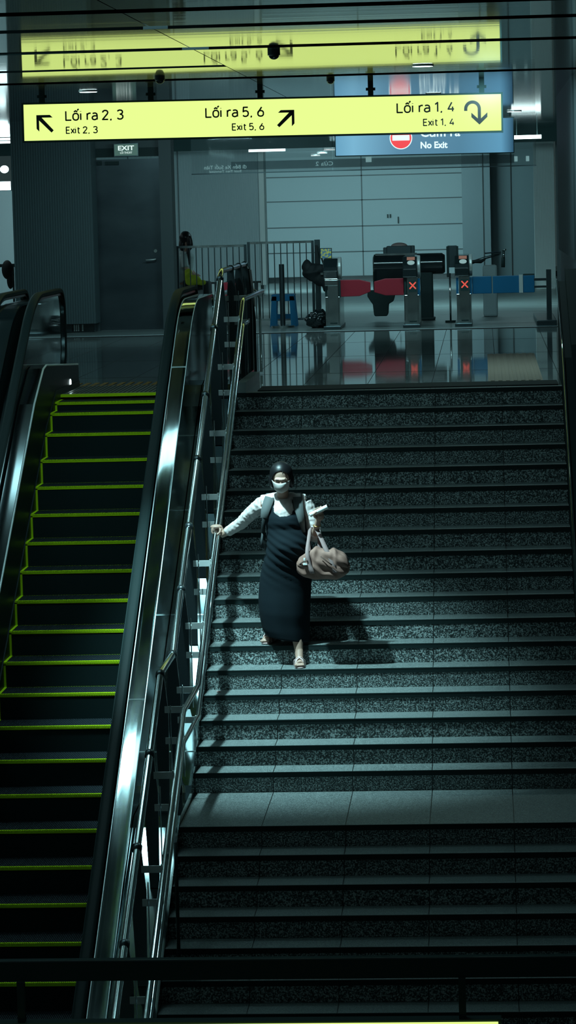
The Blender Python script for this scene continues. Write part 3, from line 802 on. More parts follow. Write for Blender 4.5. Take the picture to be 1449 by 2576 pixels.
for sx_,ax_ in ((-1,-2.95),(1,-2.95)):
    for yy in (45.05,45.34):
        obj('leg', MB().prism([(ax_+sx_*.165,.44),(ax_+sx_*.095,.44),(ax_+sx_*.11,0),(ax_+sx_*.20,0)], yy,yy+.05,'y'), 'blue_plastic', so)
obj('stretcher', MB().box(-3.06,-2.84,45.36,45.38,.10,.17), 'blue_plastic', so)
def lump(parts, vox, amp, sc_, seed=0, keep=None, sm=1):
    mb = MB()
    for c,r_ in parts: mb.ell(c,r_,20,14)
    def fn(p):
        return p + Vector((noise.noise(p*sc_+Vector((seed,0,0))),noise.noise(p*sc_+Vector((0,seed,5))),noise.noise(p*sc_+Vector((9,0,seed)))))*amp
    return remesh(mb, vox, sm, fn, keep)
bp_ = thing('shoulder_bag', 'black bag hanging by its strap from the post beside the gate', 'bag', (-2.47,45.45,.75))
obj('bag_body', local(lump([((-2.50,45.4,.78),(.165,.10,.13)),((-2.40,45.4,.70),(.13,.09,.14)),((-2.60,45.42,.86),(.08,.07,.09)),((-2.34,45.4,.6),(.06,.07,.12))],.012,.03,9), bp_), 'strap_dark', bp_)
obj('strap', MB().prism([(-2.485,1.17),(-2.455,1.17),(-2.43,.86),(-2.49,.86)],45.5,45.52,'y').prism([(-2.47,1.17),(-2.45,1.17),(-2.34,.86),(-2.37,.86)],45.52,45.54,'y'), 'strap_dark', bp_)
obj('buckle', MB().box(-2.40,-2.35,45.28,45.30,.735,.765), 'steel', bp_)
gbm = lump([((-2.42,44.25,.11),(.17,.13,.115)),((-2.40,44.25,.19),(.12,.1,.07)),((-2.33,44.3,.08),(.09,.1,.09)),((-2.38,44.25,.25),(.05,.04,.03))],.01,.035,16,3)
tag(obj('rubbish_bag', gbm, 'black_gloss'), 'tied black rubbish bag on the floor against the left gate', 'bag')

# ------------------------------------------------------------------ ticket gates
def gate(x, label, reader=True, w=.215, blue=False):
    y0,y1 = GATE_Y, GATE_Y+1.35
    t = thing('ticket_gate', label, 'ticket gate', (x,GATE_Y,0), 'ticket gate pedestals')
    a,b = x-w/2, x+w/2
    obj('base', MB().box(a-.03,b,y0-.06,y1+.05,0,.045), 'dark_steel', t, bevel=.006)
    obj('pedestal', MB().box(a+.035,b-.03,y0,y1,.045,.71), 'steel', t, bevel=.006)
    obj('side_strip', MB().box(a,a+.04,y0+.015,y1,.045,.46), 'tube_steel' if reader else 'steel', t, bevel=.004)
    obj('side_strip', MB().box(b-.035,b-.012,y0+.02,y1,.045,.46), 'steel', t, bevel=.004)
    obj('floor_slot', MB().box(x-.045,x+.055,y0-.004,y0,.075,.095), 'black', t)
    obj('head', MB().prism([(y0-.05,.71),(y0-.06,.82),(y0-.03,.88),(y0+.14,1.0),(y1,1.0),(y1,.71)], a-.02,b-.035,'x'), 'black_gloss', t, bevel=.012)
    pts = []
    arc = MB().tube([(b-.035+.0,y0+.22,.86),(b+.012,y0+.22,.86)], .155, 36)
    arc.v = [(p[0],p[1],p[2]) for p in arc.v]
    obj('end_cap', arc, 'bracket', t, bevel=.01)
    if not reader:
        obj('steel_lip', MB().box(a-.0,b-.035,y0-.075,y0-.05,.70,.72).box(a,b-.03,y0-.07,y0-.0,.62,.70), 'tube_steel', t, bevel=.004)
    if reader:
        def tilt(u,v): return (y0-.03+.17*v-.004, .88+.12*v+.004)
        for (u0,u1,v0,v1,mm,nm) in ((.2,.78,.60,.92,'screen_amber','screen'),):
            p0,p1 = tilt(0,v0),tilt(0,v1)
            xx0,xx1 = a+u0*(w-.02), a+u1*(w-.02)
            obj(nm, MB().add([(xx0,*p0),(xx1,*p0),(xx1,*p1),(xx0,*p1),(xx0,p0[0]+.01,p0[1]-.01),(xx1,p0[0]+.01,p0[1]-.01),(xx1,p1[0]+.01,p1[1]-.01),(xx0,p1[0]+.01,p1[1]-.01)],[(0,1,2,3),(4,7,6,5),(0,4,5,1),(1,5,6,2),(2,6,7,3),(3,7,4,0)]), mm, t)
        cxx = a+.5*(w-.02); pv=[]
        for k in range(24):
            v = .28+.22*math.sin(2*PI*k/24); q = tilt(0,v); pv.append((cxx+.052*math.cos(2*PI*k/24), q[0]-.002, q[1]+.002))
        mbb = MB().add(pv+[(p[0],p[1]+.008,p[2]-.008) for p in pv], [tuple(range(24))]+[(i,(i+1)%24,(i+1)%24+24,i+24) for i in range(24)])
        obj('card_reader', mbb, 'reader_white', t)
        obj('display', MB().box(x-.05,x+.065,y0-.006,y0,.50,.665), 'slot_black', t)
        led = MB(); N=11
        for i in range(N):
            for j in range(N):
                if min(abs(i-j),abs(i+j-(N-1))) <= 1:
                    xx = x-.038+i*.0088; zz = .545+j*.0092
                    led.box(xx,xx+.0058,y0-.009,y0-.005,zz,zz+.0062)
        obj('red_cross_lamps', led, 'led_red', t)
    for s,nm in ((-1,'flap_slot'),(1,'flap_slot')):
        xx = a-.005 if s<0 else b-.028
        obj(nm, MB().box(xx,xx+.032,y0+.03,y0+.12,.45,.69), 'blue_pad' if (blue or s>0) and reader else 'black', t)
    return t
gate(-2.145,'ticket gate at the left with a blank black head and red flap',reader=False)
gate(-1.02,'middle ticket gate with lit red cross and red flap on its left')
gate(-.285,'right ticket gate with lit red cross beside the blue flaps',blue=True)
def flap(pts, m_, label):
    return tag(obj('gate_flap', MB().prism(pts,GATE_Y+.06,GATE_Y+.10,'y'), m_, bevel=.008), label, 'gate flap')
flap([(-2.045,.695),(-1.77,.695),(-1.61,.655),(-1.61,.52),(-1.77,.46),(-2.045,.455)],'red_pad','red gate flap reaching right from the left gate')
flap([(-1.56,.66),(-1.40,.70),(-1.14,.70),(-1.14,.46),(-1.40,.46),(-1.56,.51)],'red_pad','red gate flap reaching left from the middle gate')
flap([(-.17,.70),(.105,.70),(.105,.455),(-.17,.455)],'blue_pad','short blue gate flap joined to the right gate')
f2 = thing('gate_flap','long dark blue gate flap with a pale vertical band','gate flap',(.4,GATE_Y,.45))
obj('pad', MB().box(.12,.71,GATE_Y+.06,GATE_Y+.10,.455,.70), 'blue_pad', f2, bevel=.008)
obj('band', MB().box(.49,.545,GATE_Y+.052,GATE_Y+.062,.455,.71), 'bracket', f2)
obj('top_edge', MB().box(.55,.71,GATE_Y+.06,GATE_Y+.1,.70,.72), 'black', f2)
# small framed picture on the left gate
pf = thing('picture_card','small colourful picture card standing on the left gate','picture',(-2.25,44.0,1.0))
obj('card', MB().box(-2.325,-2.175,44.0,44.012,1.005,1.135), 'poster', pf); obj('rim', MB().box(-2.335,-2.165,44.012,44.02,1.0,1.145), 'black', pf)
# black rounded machine behind the gates
mc = thing('screening_machine','large glossy black rounded machine on posts behind the middle gate','machine',(-1.1,46,0))
obj('drum', MB().tube([(-1.66,46.2,.84),(-1.64,46.2,.84),(-.62,46.2,.84),(-.58,46.2,.84)],[.12,.16,.16,.13],32), 'black_gloss', mc, auto=True)
obj('body', MB().box(-1.66,-1.10,46.06,46.5,.42,.95), 'black_gloss', mc, bevel=.06)
obj('top_plate', MB().box(-1.62,-1.0,46.1,46.3,.98,1.01), 'steel', mc)
obj('head_unit', MB().box(-1.45,-1.08,46.1,46.35,1.0,1.12).box(-1.5,-1.44,46.15,46.3,1.0,1.10).box(-1.09,-1.03,46.15,46.3,.98,1.12), 'dark_steel', mc, bevel=.01)
obj('foot_post', MB().box(-.955,-.765,46.1,46.3,.03,.75), 'black', mc, bevel=.02)
obj('foot_base', MB().box(-.97,-.74,46.05,46.4,0,.05), 'black', mc, bevel=.02)
obj('leg', MB().prism([(-1.20,.46),(-1.10,.46),(-1.04,0),(-1.2,0)],46.1,46.14,'y'), 'black_gloss', mc)
obj('hanging_case', MB().prism([(-1.74,.47),(-1.75,.38),(-1.70,.30),(-1.67,.26),(-1.655,.10),(-1.64,.08),(-1.46,.08),(-1.44,.12),(-1.43,.26),(-1.36,.30),(-1.33,.40),(-1.33,.47)],46.02,46.2,'y'), 'black', mc, bevel=.02)
obj('pink_lid', MB().ell((-1.26,46.2,1.115),(.125,.09,.055)), 'cap_pink', mc, smooth=True)
# post with panel behind the right gate
tp_ = thing('reader_post','slim metal post with a tall dark panel left of the right gate','post',(-.49,44.9,0))
obj('pole', MB().tube([(-.50,45.1,.02),(-.50,45.1,.72)], .014, 10), 'tube_steel', tp_, smooth=True)
obj('pole_base', MB().tube([(-.50,45.1,0),(-.50,45.1,.03)], .08, 16), 'black', tp_)
obj('panel', MB().box(-.53,-.39,45.2,45.24,.80,1.12), 'dark_steel', tp_, bevel=.008)
obj('panel_frame', MB().box(-.545,-.51,45.18,45.25,.66,1.11).box(-.40,-.37,45.18,45.25,.8,1.11), 'black', tp_)
# folded umbrella / detector wand resting on the right gate
wd = thing('umbrella','closed black umbrella lying across the right gate, grip hanging down','umbrella',(.0,44.4,.9))
obj('shaft', MB().tube([(-.20,44.1,.86),(.0,44.3,.93),(.24,44.5,.99)], .010, 8).tube([(-.19,44.1,.90),(.0,44.3,.955),(.24,44.5,1.0)], .006, 8), 'black_gloss', wd)
obj('canopy', MB().tube([(-.20,44.12,.90),(-.05,44.25,.90),(.02,44.3,.92)], [.03,.05,.012], 12, sq=.6), 'strap_dark', wd, smooth=True)
obj('tip_bar', MB().tube([(.02,44.4,1.01),(.25,44.5,1.02)], .009, 8), 'black_gloss', wd)
obj('grip', MB().tube([(.285,44.5,1.05),(.285,44.5,.97),(.28,44.5,.93),(.275,44.5,.80)], [.02,.018,.026,.028], 12), 'black', wd, smooth=True)
obj('ferrule', MB().ell((.30,44.48,1.05),(.028,.02,.016)).box(.278,.292,44.47,44.49,.93,1.02), 'tube_steel', wd, smooth=True)
tag(obj('counter_box', MB().box(-.02,.20,47,47.3,.0,.78), 'wall_panel', bevel=.03), 'grey rounded cabinet standing behind the blue flaps', 'cabinet')
cb_ = thing('barrier_post','dark barrier post with crossbars on a low square plinth at the right wall','barrier',(.8,44,0))
obj('plinth', MB().box(.72,1.0,43.0,45.9,0,.085), 'dark_steel', cb_, bevel=.01)
obj('post', MB().box(.87,.94,43.4,43.5,.085,.78), 'dark_steel', cb_)
obj('crossbar', MB().box(.70,.90,43.6,43.64,.62,.655), 'dark_steel', cb_); obj('crossbar', MB().box(.70,.90,43.6,43.64,.52,.55), 'dark_steel', cb_)

# seated person behind the fence
pn = thing('person','person with long dark hair and grey top seated behind the left fence panel','person',(-4.80,49.9,0))
pb = MB()
pb.ell((-4.80,49.9,1.25),(.075,.09,.11)).tube([(-4.81,49.9,1.16),(-4.83,49.92,1.08)],.05)
pb.tube([(-4.85,49.95,.52),(-4.87,49.97,.75),(-4.85,49.94,1.0),(-4.84,49.93,1.08)],[.13,.12,.14,.06],16)
for s in (-1,1):
    y = 49.93+s*.12
    pb.tube([(-4.85,49.95+s*.15,1.02),(-4.83,y+s*.06,.80),(-4.70,y-.05,.68)],[.05,.042,.032],10)
    pb.ell((-4.66,y-.06,.67),(.04,.028,.022))
    for q_ in range(4): pb.tube([(-4.65,y-.08+q_*.014,.672),(-4.61,y-.08+q_*.014,.66),(-4.60,y-.08+q_*.014,.64)],.007,6)
    pb.tube([(-4.85,49.95+s*.08,.50),(-4.50,49.93+s*.09,.50),(-4.47,49.93+s*.09,.12),(-4.47,49.93+s*.09,.07)],[.09,.07,.045,.04],12)
    pb.tube([(-4.48,49.93+s*.09,.05),(-4.33,49.93+s*.09,.035)],[.04,.03],10)
obj('body', local(remesh(pb,.012,2),pn), 'skin', pn)
obj('top', local(remesh(MB().tube([(-4.85,49.95,.55),(-4.87,49.97,.75),(-4.85,49.94,1.0),(-4.84,49.93,1.07)],[.15,.14,.16,.08],16).tube([(-4.85,50.1,1.02),(-4.83,50.11,.8)],.06).tube([(-4.85,49.8,1.02),(-4.83,49.75,.8)],.06),.015,2),pn), 'grey_cloth', pn)
obj('hair', local(lump([((-4.83,49.9,1.28),(.10,.11,.11)),((-4.88,49.92,1.17),(.06,.1,.12)),((-4.75,49.8,1.20),(.05,.03,.12)),((-4.78,49.8,.98),(.035,.03,.16))],.012,.01,10),pn), 'hair', pn)
obj('trousers', local(remesh(MB().tube([(-4.87,50.03,.50),(-4.50,50.02,.50),(-4.47,50.02,.12)],[.12,.09,.06],12).tube([(-4.87,49.87,.50),(-4.50,49.84,.50),(-4.47,49.84,.12)],[.12,.09,.06],12),.015,1),pn), 'strap_dark', pn)
obj('face_mask', MB().ell((-4.745,49.87,1.215),(.03,.06,.045)), 'mask', pn, smooth=True)
cr = thing('chair','black chair under the seated person behind the fence','chair',(-4.9,50,0))
obj('seat', MB().box(-5.1,-4.66,49.72,50.2,.34,.385), 'black', cr, bevel=.01); obj('backrest', MB().box(-5.08,-5.03,49.72,50.2,.38,.88), 'black', cr, bevel=.01)
for x in (-5.05,-4.7):
    for y in (49.75,50.15): obj('leg', MB().box(x-.015,x+.015,y-.015,y+.015,0,.34), 'black', cr)
tag(obj('vest', lump([((-4.70,49.62,.60),(.13,.04,.09)),((-4.78,49.62,.68),(.07,.035,.11)),((-4.58,49.64,.56),(.09,.04,.05))],.01,.02,14,5), 'yellow_cloth'), 'yellow-green cloth bundle on the lap of the seated person', 'cloth')

# ------------------------------------------------------------------ woman on the stairs
wm = thing('person','woman in white shirt, dark long dress and face mask coming down the stairs','person',(-1.68,25.6,-2.08))
HDC = Vector((-1.733,25.66,-.50)); TILT = Matrix.Rotation(math.radians(24),3,'X')
def hp(x,y,z): return HDC + TILT @ Vector((x,y,z))
b = MB()
# head: skull, face, jaw, nose, ears, neck
b.ell(hp(0,.015,.02),(.077,.092,.098),24,16,TILT); b.ell(hp(0,-.02,-.03),(.062,.072,.088),20,14,TILT); b.ell(hp(0,-.045,-.085),(.034,.034,.03),14,10,TILT)
b.tube([hp(0,-.088,.012),hp(0,-.106,-.028)],[.009,.014],10); b.ell(hp(0,-.075,.032),(.058,.02,.012),14,8,TILT)
for s in (-1,1): b.ell(hp(s*.077,.01,-.015),(.012,.022,.032),10,8,TILT); b.ell(hp(s*.034,-.072,.008),(.02,.014,.012),10,8,TILT)
b.tube([hp(0,.02,-.05),(-1.73,25.76,-.66),(-1.73,25.79,-.73)],[.052,.05,.06],16)
# torso and legs
b.tube([(-1.73,25.79,-.70),(-1.72,25.78,-.85),(-1.70,25.74,-1.05),(-1.71,25.76,-1.25),(-1.71,25.76,-1.34)],[.09,.135,.14,.155,.13],20)
b.tube([(-1.92,25.80,-.715),(-1.54,25.80,-.715)],.055,14)
b.tube([(-1.65,25.77,-1.30),(-1.645,25.68,-1.62),(-1.634,25.65,-1.80),(-1.618,25.61,-1.96),(-1.617,25.60,-2.0)],[.10,.062,.052,.036,.036],16)
b.tube([(-1.78,25.76,-1.30),(-1.83,25.68,-1.60),(-1.855,25.86,-1.78),(-1.86,25.93,-1.84)],[.10,.06,.042,.035],16)
# feet with toes
def foot(bx,by,bz,ang,drop,mb):
    c,s = math.cos(ang),math.sin(ang)
    def q(x,y,z): return (bx+x*c-y*s, by+x*s+y*c, bz+z+drop*(-y)*1.)
    mb.tube([q(0,.07,.035),q(0,0,.045),q(0,-.08,.032),q(.002,-.13,.022)],[.03,.034,.036,.034],14,sq=.75)
    mb.tube([q(0,.0,.05),q(0,.035,.11)],[.034,.034],12)
    for i in range(5):
        x = -.032+i*.016; L_ = .045-(abs(i-1) if i>1 else 0)*.006
        mb.tube([q(x,-.12,.018),q(x,-.13-L_,.014)],[.0095,.008] if i else [.012,.011],8)
    return q
qf = foot(-1.612,25.57,-2.068,.06,0.,b)
qb = foot(-1.872,25.90,-1.905,-.25,-.0,b)
# arms
b.tube([(-1.915,25.80,-.725),(-2.02,25.88,-.82),(-2.10,25.95,-.90),(-2.20,26.0,-.965),(-2.285,26.05,-1.015)],[.055,.046,.04,.034,.026],14)
b.tube([(-1.545,25.80,-.725),(-1.505,25.79,-.87),(-1.475,25.74,-1.01),(-1.455,25.64,-.965),(-1.437,25.55,-.895)],[.055,.047,.042,.036,.026],14)
# left-in-image hand closed over the tube
TZ = rz(26.05)
pc = Vector((-2.33,26.05,TZ))
b.ell((-2.328,26.053,TZ+.036),(.052,.048,.021),16,10); b.ell((-2.352,26.053,TZ+.016),(.022,.044,.024),14,10); b.tube([(-2.27,26.05,-1.008),(-2.30,26.053,TZ+.034)],[.026,.024],12)
for i in range(4):
    yy = 26.02+i*.022; rr=.033
    pts=[]; L_ = [150,170,165,140][i]
    for k in range(7):
        a = math.radians(95+L_*k/7); pts.append((-2.33+rr*math.cos(a), yy, TZ+rr*math.sin(a)))
    b.tube(pts,[.0095,.0095,.009,.0088,.0085,.008,.0065],10)
b.tube([(-2.288,26.02,TZ+.022),(-2.292,26.005,TZ-.006),(-2.315,26.0,TZ-.028),(-2.335,26.005,TZ-.034)],[.012,.011,.010,.008],10)
# right-in-image hand holding the rolled paper
PA, PB = Vector((-1.488,25.455,-.795)), Vector((-1.340,25.455,-.726)); pd = (PB-PA).normalized(); pn_ = Vector((-pd.z,0,pd.x))
hc = Vector((-1.405,25.49,-.795))
b.ell(hc+Vector((.0,.005,-.012)),(.036,.020,.042),16,12); b.tube([(-1.437,25.55,-.895),(-1.42,25.515,-.84),hc],[.026,.024,.026],12)
PCc = PA+(PB-PA)*.52
for i in range(4):
    base = PCc + pd*(-.034+i*.021)
    side = Vector((0,1,0))
    pts=[]
    for k in range(7):
        a = math.radians(-70 - [165,180,175,150][i]*k/6)   # from the palm side over the top and down the front
        pts.append(base + pn_*math.sin(-a-PI*.0)*.0265*1.0*(-1) + side*math.cos(a)*.0265)
    pts = [base + side*(.0265*math.cos(math.radians(-60+k*[150,165,160,140][i]/5))) + pn_*(.0265*math.sin(math.radians(-60+k*[150,165,160,140][i]/5))) for k in range(6)]
    b.tube(pts,[.0095,.0095,.009,.0088,.0082,.0065],10)
b.tube([hc+Vector((-.028,.0,-.028)),hc+Vector((-.045,-.03,-.012)),PCc+pd*(-.045)-Vector((0,.028,.004)),PCc+pd*(-.018)-Vector((0,.031,-.004))],[.013,.0115,.0105,.0085],10)
obj('body', local(remesh(b,.0055,2),wm), 'skin', wm)
# shirt with long sleeves
sh = MB()
sh.tube([(-1.73,25.79,-.685),(-1.725,25.785,-.78),(-1.715,25.77,-.92),(-1.70,25.74,-1.05)],[.085,.150,.155,.15],22)
sh.tube([(-1.91,25.80,-.722),(-1.80,25.80,-.70),(-1.66,25.80,-.70),(-1.55,25.80,-.722)],.070,16)
def fold(mb, P_, R_, nseg=26, amp=.004, seed=0):
    pts=[];rr=[]; P_=[Vector(p) for p in P_]
    n=len(P_)-1
    for i in range(nseg+1):
        t=i/nseg*n; k=min(int(t),n-1); q=t-k
        pts.append(P_[k].lerp(P_[k+1],q)); rr.append(R_[k]*(1-q)+R_[k+1]*q + amp*math.sin(i*2.1+seed)*(.3+.7*abs(math.sin(i*.7+seed))))
    mb.tube(pts,rr,16)
fold(sh,[(-1.905,25.80,-.728),(-2.02,25.88,-.82),(-2.10,25.95,-.90),(-2.235,26.02,-.985)],[.070,.060,.053,.042],amp=.002)
fold(sh,[(-1.555,25.80,-.728),(-1.495,25.78,-.85),(-1.468,25.74,-1.0),(-1.455,25.63,-.957)],[.072,.070,.060,.046],amp=.0018,seed=1)
def shfn(p):
    return p + Vector((noise.noise(p*38),noise.noise(p*38+Vector((5,0,0))),noise.noise(p*38+Vector((0,5,0)))))*.006
shm = remesh(sh,.0075,1,shfn)
obj('shirt', local(shm,wm), 'shirt', wm)
# dress: fitted tube over bust and belly, scooped neckline, long folds
def ring(c, rx, ryf, ryb, z, n=56, fold_=0., ph=0., tw=0.):
    out=[]
    for k in range(n):
        a = 2*PI*k/n; ca,sa = math.cos(a),math.sin(a)
        ry = ryf if sa<0 else ryb
        w = 1+fold_*math.sin(a*9+ph)+fold_*.6*math.sin(a*5+ph*1.7)
        out.append((c[0]+rx*ca*w, c[1]+ry*sa*w, z+tw*ca))
    return out
prof = [ # z, cx, cy, rx, front, back
 (-.735,-1.722,25.79,.165,.130,.10),(-.78,-1.720,25.79,.178,.150,.11),(-.83,-1.715,25.785,.184,.178,.12),(-.88,-1.712,25.78,.182,.185,.125),(-.93,-1.705,25.775,.178,.170,.125),
 (-.98,-1.697,25.77,.181,.190,.13),(-1.03,-1.69,25.765,.186,.215,.135),(-1.08,-1.688,25.76,.190,.225,.14),(-1.14,-1.69,25.76,.198,.215,.15),(-1.20,-1.70,25.76,.206,.20,.155),(-1.27,-1.712,25.76,.214,.185,.16),
 (-1.35,-1.722,25.76,.220,.18,.16),(-1.45,-1.732,25.76,.222,.185,.165),(-1.55,-1.738,25.755,.220,.195,.17),(-1.65,-1.738,25.75,.216,.20,.18),(-1.74,-1.735,25.745,.208,.19,.18),(-1.81,-1.728,25.74,.200,.185,.175),(-1.865,-1.715,25.74,.188,.18,.17)]
# subdivide the profile
pf_=[]
for a_,b__ in zip(prof,prof[1:]):
    for t in (0,.25,.5,.75): pf_.append(tuple(a_[i]*(1-t)+b__[i]*t for i in range(6)))
pf_.append(prof[-1])
NR=64; dv=[];df=[]
for j,(z,cx_,cy_,rx_,rf,rbk) in enumerate(pf_):
    low = max(0,min(1,(-1.3-z)/.5)); mid = 1-abs(z+1.15)/.32; mid=max(0,mid)
    rg = ring((cx_,cy_),rx_,rf,rbk,z,NR,.012*low,1.2+z*1.2,-.03*low)
    for k,p in enumerate(rg):
        a = 2*PI*k/NR
        wr = mid*.0065*math.sin((z+.13*math.cos(a))*95+1.4*math.sin(a*2)) *(.4+.6*abs(math.cos(a*.5+.4)))
        zz = p[2]
        if j < 10:   # scooped neckline at the front and back
            x_ = (p[0]+1.718)/.10; zn = -.782+ .055*min(1,x_*x_*x_*x_)
            zz = min(zz, zn+ (zz+.735)*.6)
        dv.append((p[0]+math.cos(a)*wr, p[1]+math.sin(a)*wr*1.6, zz))
for j in range(len(pf_)-1):
    for k in range(NR): k2=(k+1)%NR; df.append((j*NR+k,j*NR+k2,(j+1)*NR+k2,(j+1)*NR+k))
dm = MB().add(dv,df)
d_ = obj('dress', dm, 'dress', wm, smooth=True)
so_ = d_.modifiers.new('thick','SOLIDIFY'); so_.thickness=.006; so_.offset=-1
for s,xa,xb in ((-1,-1.845,-1.80),(1,-1.61,-1.65)):
    obj('dress_strap', MB().sheet([(xa+s*-.0,25.675,-.80),(xa,25.70,-.735),(xa,25.77,-.665),(xa,25.86,-.70)],[(xb,25.665,-.80),(xb,25.69,-.735),(xb,25.765,-.655),(xb,25.86,-.70)],.006), 'dress', wm, smooth=True)
# hair
hb = MB(); hb.ell(hp(0,.028,.030),(.098,.106,.104),28,20,TILT); hb.ell(hp(-.080,.02,-.03),(.028,.055,.07),14,12,TILT); hb.ell(hp(.080,.02,-.03),(.028,.055,.07),14,12,TILT); hb.ell(hp(0,.09,-.05),(.075,.05,.09),18,12,TILT)
TI = TILT.inverted()
def hkeep(p):
    q = TI @ (p-HDC); return not (q.y < .005 and (abs(q.x)/.074)**2.2 + (max(q.z,0)/.096)**2 < 1)
hm = remesh(hb,.004,2,None,hkeep)
ho = obj('hair', local(hm,wm), 'hair', wm)
obj('hair_clip', MB().tube([hp(.018,-.062,.112),hp(.022,-.088,.085)],.003,6), 'tube_steel', wm)
# brows, lashes
for s in (-1,1):
    obj('eyebrow', MB().tube([hp(s*.052,-.072,.027),hp(s*.035,-.086,.034),hp(s*.016,-.092,.034)],[.0025,.004,.0035],8), 'hair', wm, smooth=True)
    obj('eyelashes', MB().tube([hp(s*.052,-.076,.006),hp(s*.034,-.089,-.001),hp(s*.016,-.088,.006)],[.002,.003,.002],8), 'hair', wm, smooth=True)
# mask
mv=[];mf=[];NU,NV=16,9
for j in range(NV):
    t=j/(NV-1)
    for i in range(NU+1):
        a = math.radians(-82+164*i/NU); top = .0+.012*math.cos(a)
        z = top - t*(.112+.0*math.cos(a)) ; rr = .074+.030*math.sin(PI*min(1,t*1.0+.12))**.8*math.cos(a)
        if t>.75: rr *= 1-.18*(t-.75)/.25
        w = .080-.018*t
        mv.append(hp(math.sin(a)*w*1.0, -math.cos(a)*rr*1.12-.012, z+ .02*abs(math.sin(a))*(t)))
for j in range(NV-1):
    for i in range(NU): mf.append((j*(NU+1)+i,j*(NU+1)+i+1,(j+1)*(NU+1)+i+1,(j+1)*(NU+1)+i))
mo = obj('face_mask', MB().add(mv,mf), 'mask', wm, smooth=True)
q_ = mo.modifiers.new('thick','SOLIDIFY'); q_.thickness=.003; q_.offset=1
# sandals
for q,nm in ((qf,'f'),(qb,'b')):
    sd = obj('sandal', MB().tube([q(0,.09,-.004),q(0,.03,-.004),q(0,-.06,-.004),q(0,-.14,-.004),q(0,-.172,-.004)],[.028,.034,.038,.042,.02],16,sq=.22), 'sandal', wm, smooth=True)
    for a_ in (-1,1):
        pts = [q(a_*.045,-.045,.0),q(a_*.034,-.055,.038),q(0,-.075,.066-.0),q(-a_*.026,-.100,.052),q(-a_*.043,-.115,.0)]
        obj('strap', MB().tube(pts,[.010,.017,.019,.017,.010],12,sq=.45), 'sandal', sd, smooth=True)
obj('bracelet', MB().tube([(-1.437+.03*math.cos(a),25.55+.03*math.sin(a)*.9,-.892+.008*math.sin(a)) for a in [2*PI*k/14 for k in range(15)]],.004,6), 'gold', wm, smooth=True)

# rolled paper
tag(obj('paper_roll', MB().tube([PA-pd*.0,PA,PB],[.017,.019,.019],20), 'paper', auto=True), 'white folded paper held up in the raised hand of the woman', 'paper')
# backpack: body behind, two wide straps in front
bk_ = thing('backpack','dark backpack worn by the woman, wide grey shoulder straps in front','backpack',(-1.72,25.95,-.95))
obj('pack_body', local(lump([((-1.74,25.99,-.92),(.155,.09,.20)),((-1.78,25.98,-1.10),(.14,.08,.10))],.012,.01,7),bk_), 'strap_dark', bk_)
def strip(path, w, th, m_, name, par, side=(1,0,0)):
    a=[];b2=[];sd=Vector(side)
    for p,ww in zip(path,w): p=Vector(p); a.append(p-sd*ww/2); b2.append(p+sd*ww/2)
    mb=MB().sheet([tuple(p) for p in a],[tuple(p) for p in b2],.001)
    o=obj(name,mb,m_,par,smooth=True); s_=o.modifiers.new('t','SOLIDIFY'); s_.thickness=th; s_.offset=1; return o
strip([(-1.835,25.90,-.70),(-1.835,25.80,-.645),(-1.848,25.715,-.69),(-1.870,25.665,-.76),(-1.885,25.66,-.83)],[.06,.062,.070,.064,.045],.010,'strap_grey','strap',bk_)
strip([(-1.885,25.66,-.83),(-1.898,25.68,-.92),(-1.905,25.74,-1.02),(-1.90,25.86,-1.07)],[.028,.024,.024,.03],.006,'strap_dark','webbing',bk_)
strip([(-1.905,25.70,-.96),(-1.915,25.69,-1.03),(-1.912,25.69,-1.09)],[.018,.02,.03],.004,'strap_dark','webbing',bk_)
strip([(-1.612,25.90,-.70),(-1.612,25.80,-.645),(-1.602,25.715,-.69),(-1.588,25.65,-.78),(-1.572,25.635,-.86),(-1.555,25.66,-.96)],[.06,.062,.066,.058,.046,.03],.010,'strap_grey','strap',bk_)

# holdall bag on the forearm
hb_ = thing('holdall','tan canvas holdall hanging by its handles from the forearm of the woman','bag',(-1.385,25.5,-1.34))
hbm = MB()
def sup(c,r_,n1=.65,seg=36,rings=22):
    v=[];fs=[]
    def sp(x,e): return math.copysign(abs(x)**e,x)
    for i in range(rings+1):
        th=PI*i/rings
        for k in range(seg):
            ph=2*PI*k/seg
            v.append((c[0]+r_[0]*sp(math.cos(th),n1*.7), c[1]+r_[1]*sp(math.sin(th),n1)*sp(math.cos(ph),n1), c[2]+r_[2]*sp(math.sin(th),n1)*sp(math.sin(ph),n1)))
    for i in range(rings):
        for k in range(seg): k2=(k+1)%seg; fs.append((i*seg+k,(i+1)*seg+k,(i+1)*seg+k2,i*seg+k2))
    return MB().add(v,fs)
def bagfn(p):
    x=(p.x+1.385)/.22; z=(p.z+1.215)/.13
    top=max(0,z)
    p.x += -.0*top
    # tapered shoulders, drooping ends, puckers where the handles pull
    p.x = -1.385+(p.x+1.385)*(1-.20*max(0,z)**1.5) + .012*z
    p.z += -.02*abs(x)**3*(1 if z>0 else -.6) - .012*x
    pk = math.exp(-((x+.42)/.14)**2)+math.exp(-((x-.42)/.14)**2)
    p.z += .022*pk*max(0,z)
    p.y += (.012*math.sin(x*22)*max(0,z)*pk - .006*math.sin(z*9+x*7))*(1 if p.y<25.5 else -1)
    return p + Vector((noise.noise(p*11),noise.noise(p*11+Vector((7,0,0))),noise.noise(p*11+Vector((0,7,0)))))*.016
obj('bag_body', local(remesh(sup((-1.385,25.50,-1.215),(.225,.115,.125)),.008,1,bagfn),hb_), 'bag_canvas', hb_)
AX = Vector((-1.452,25.62,-.945))
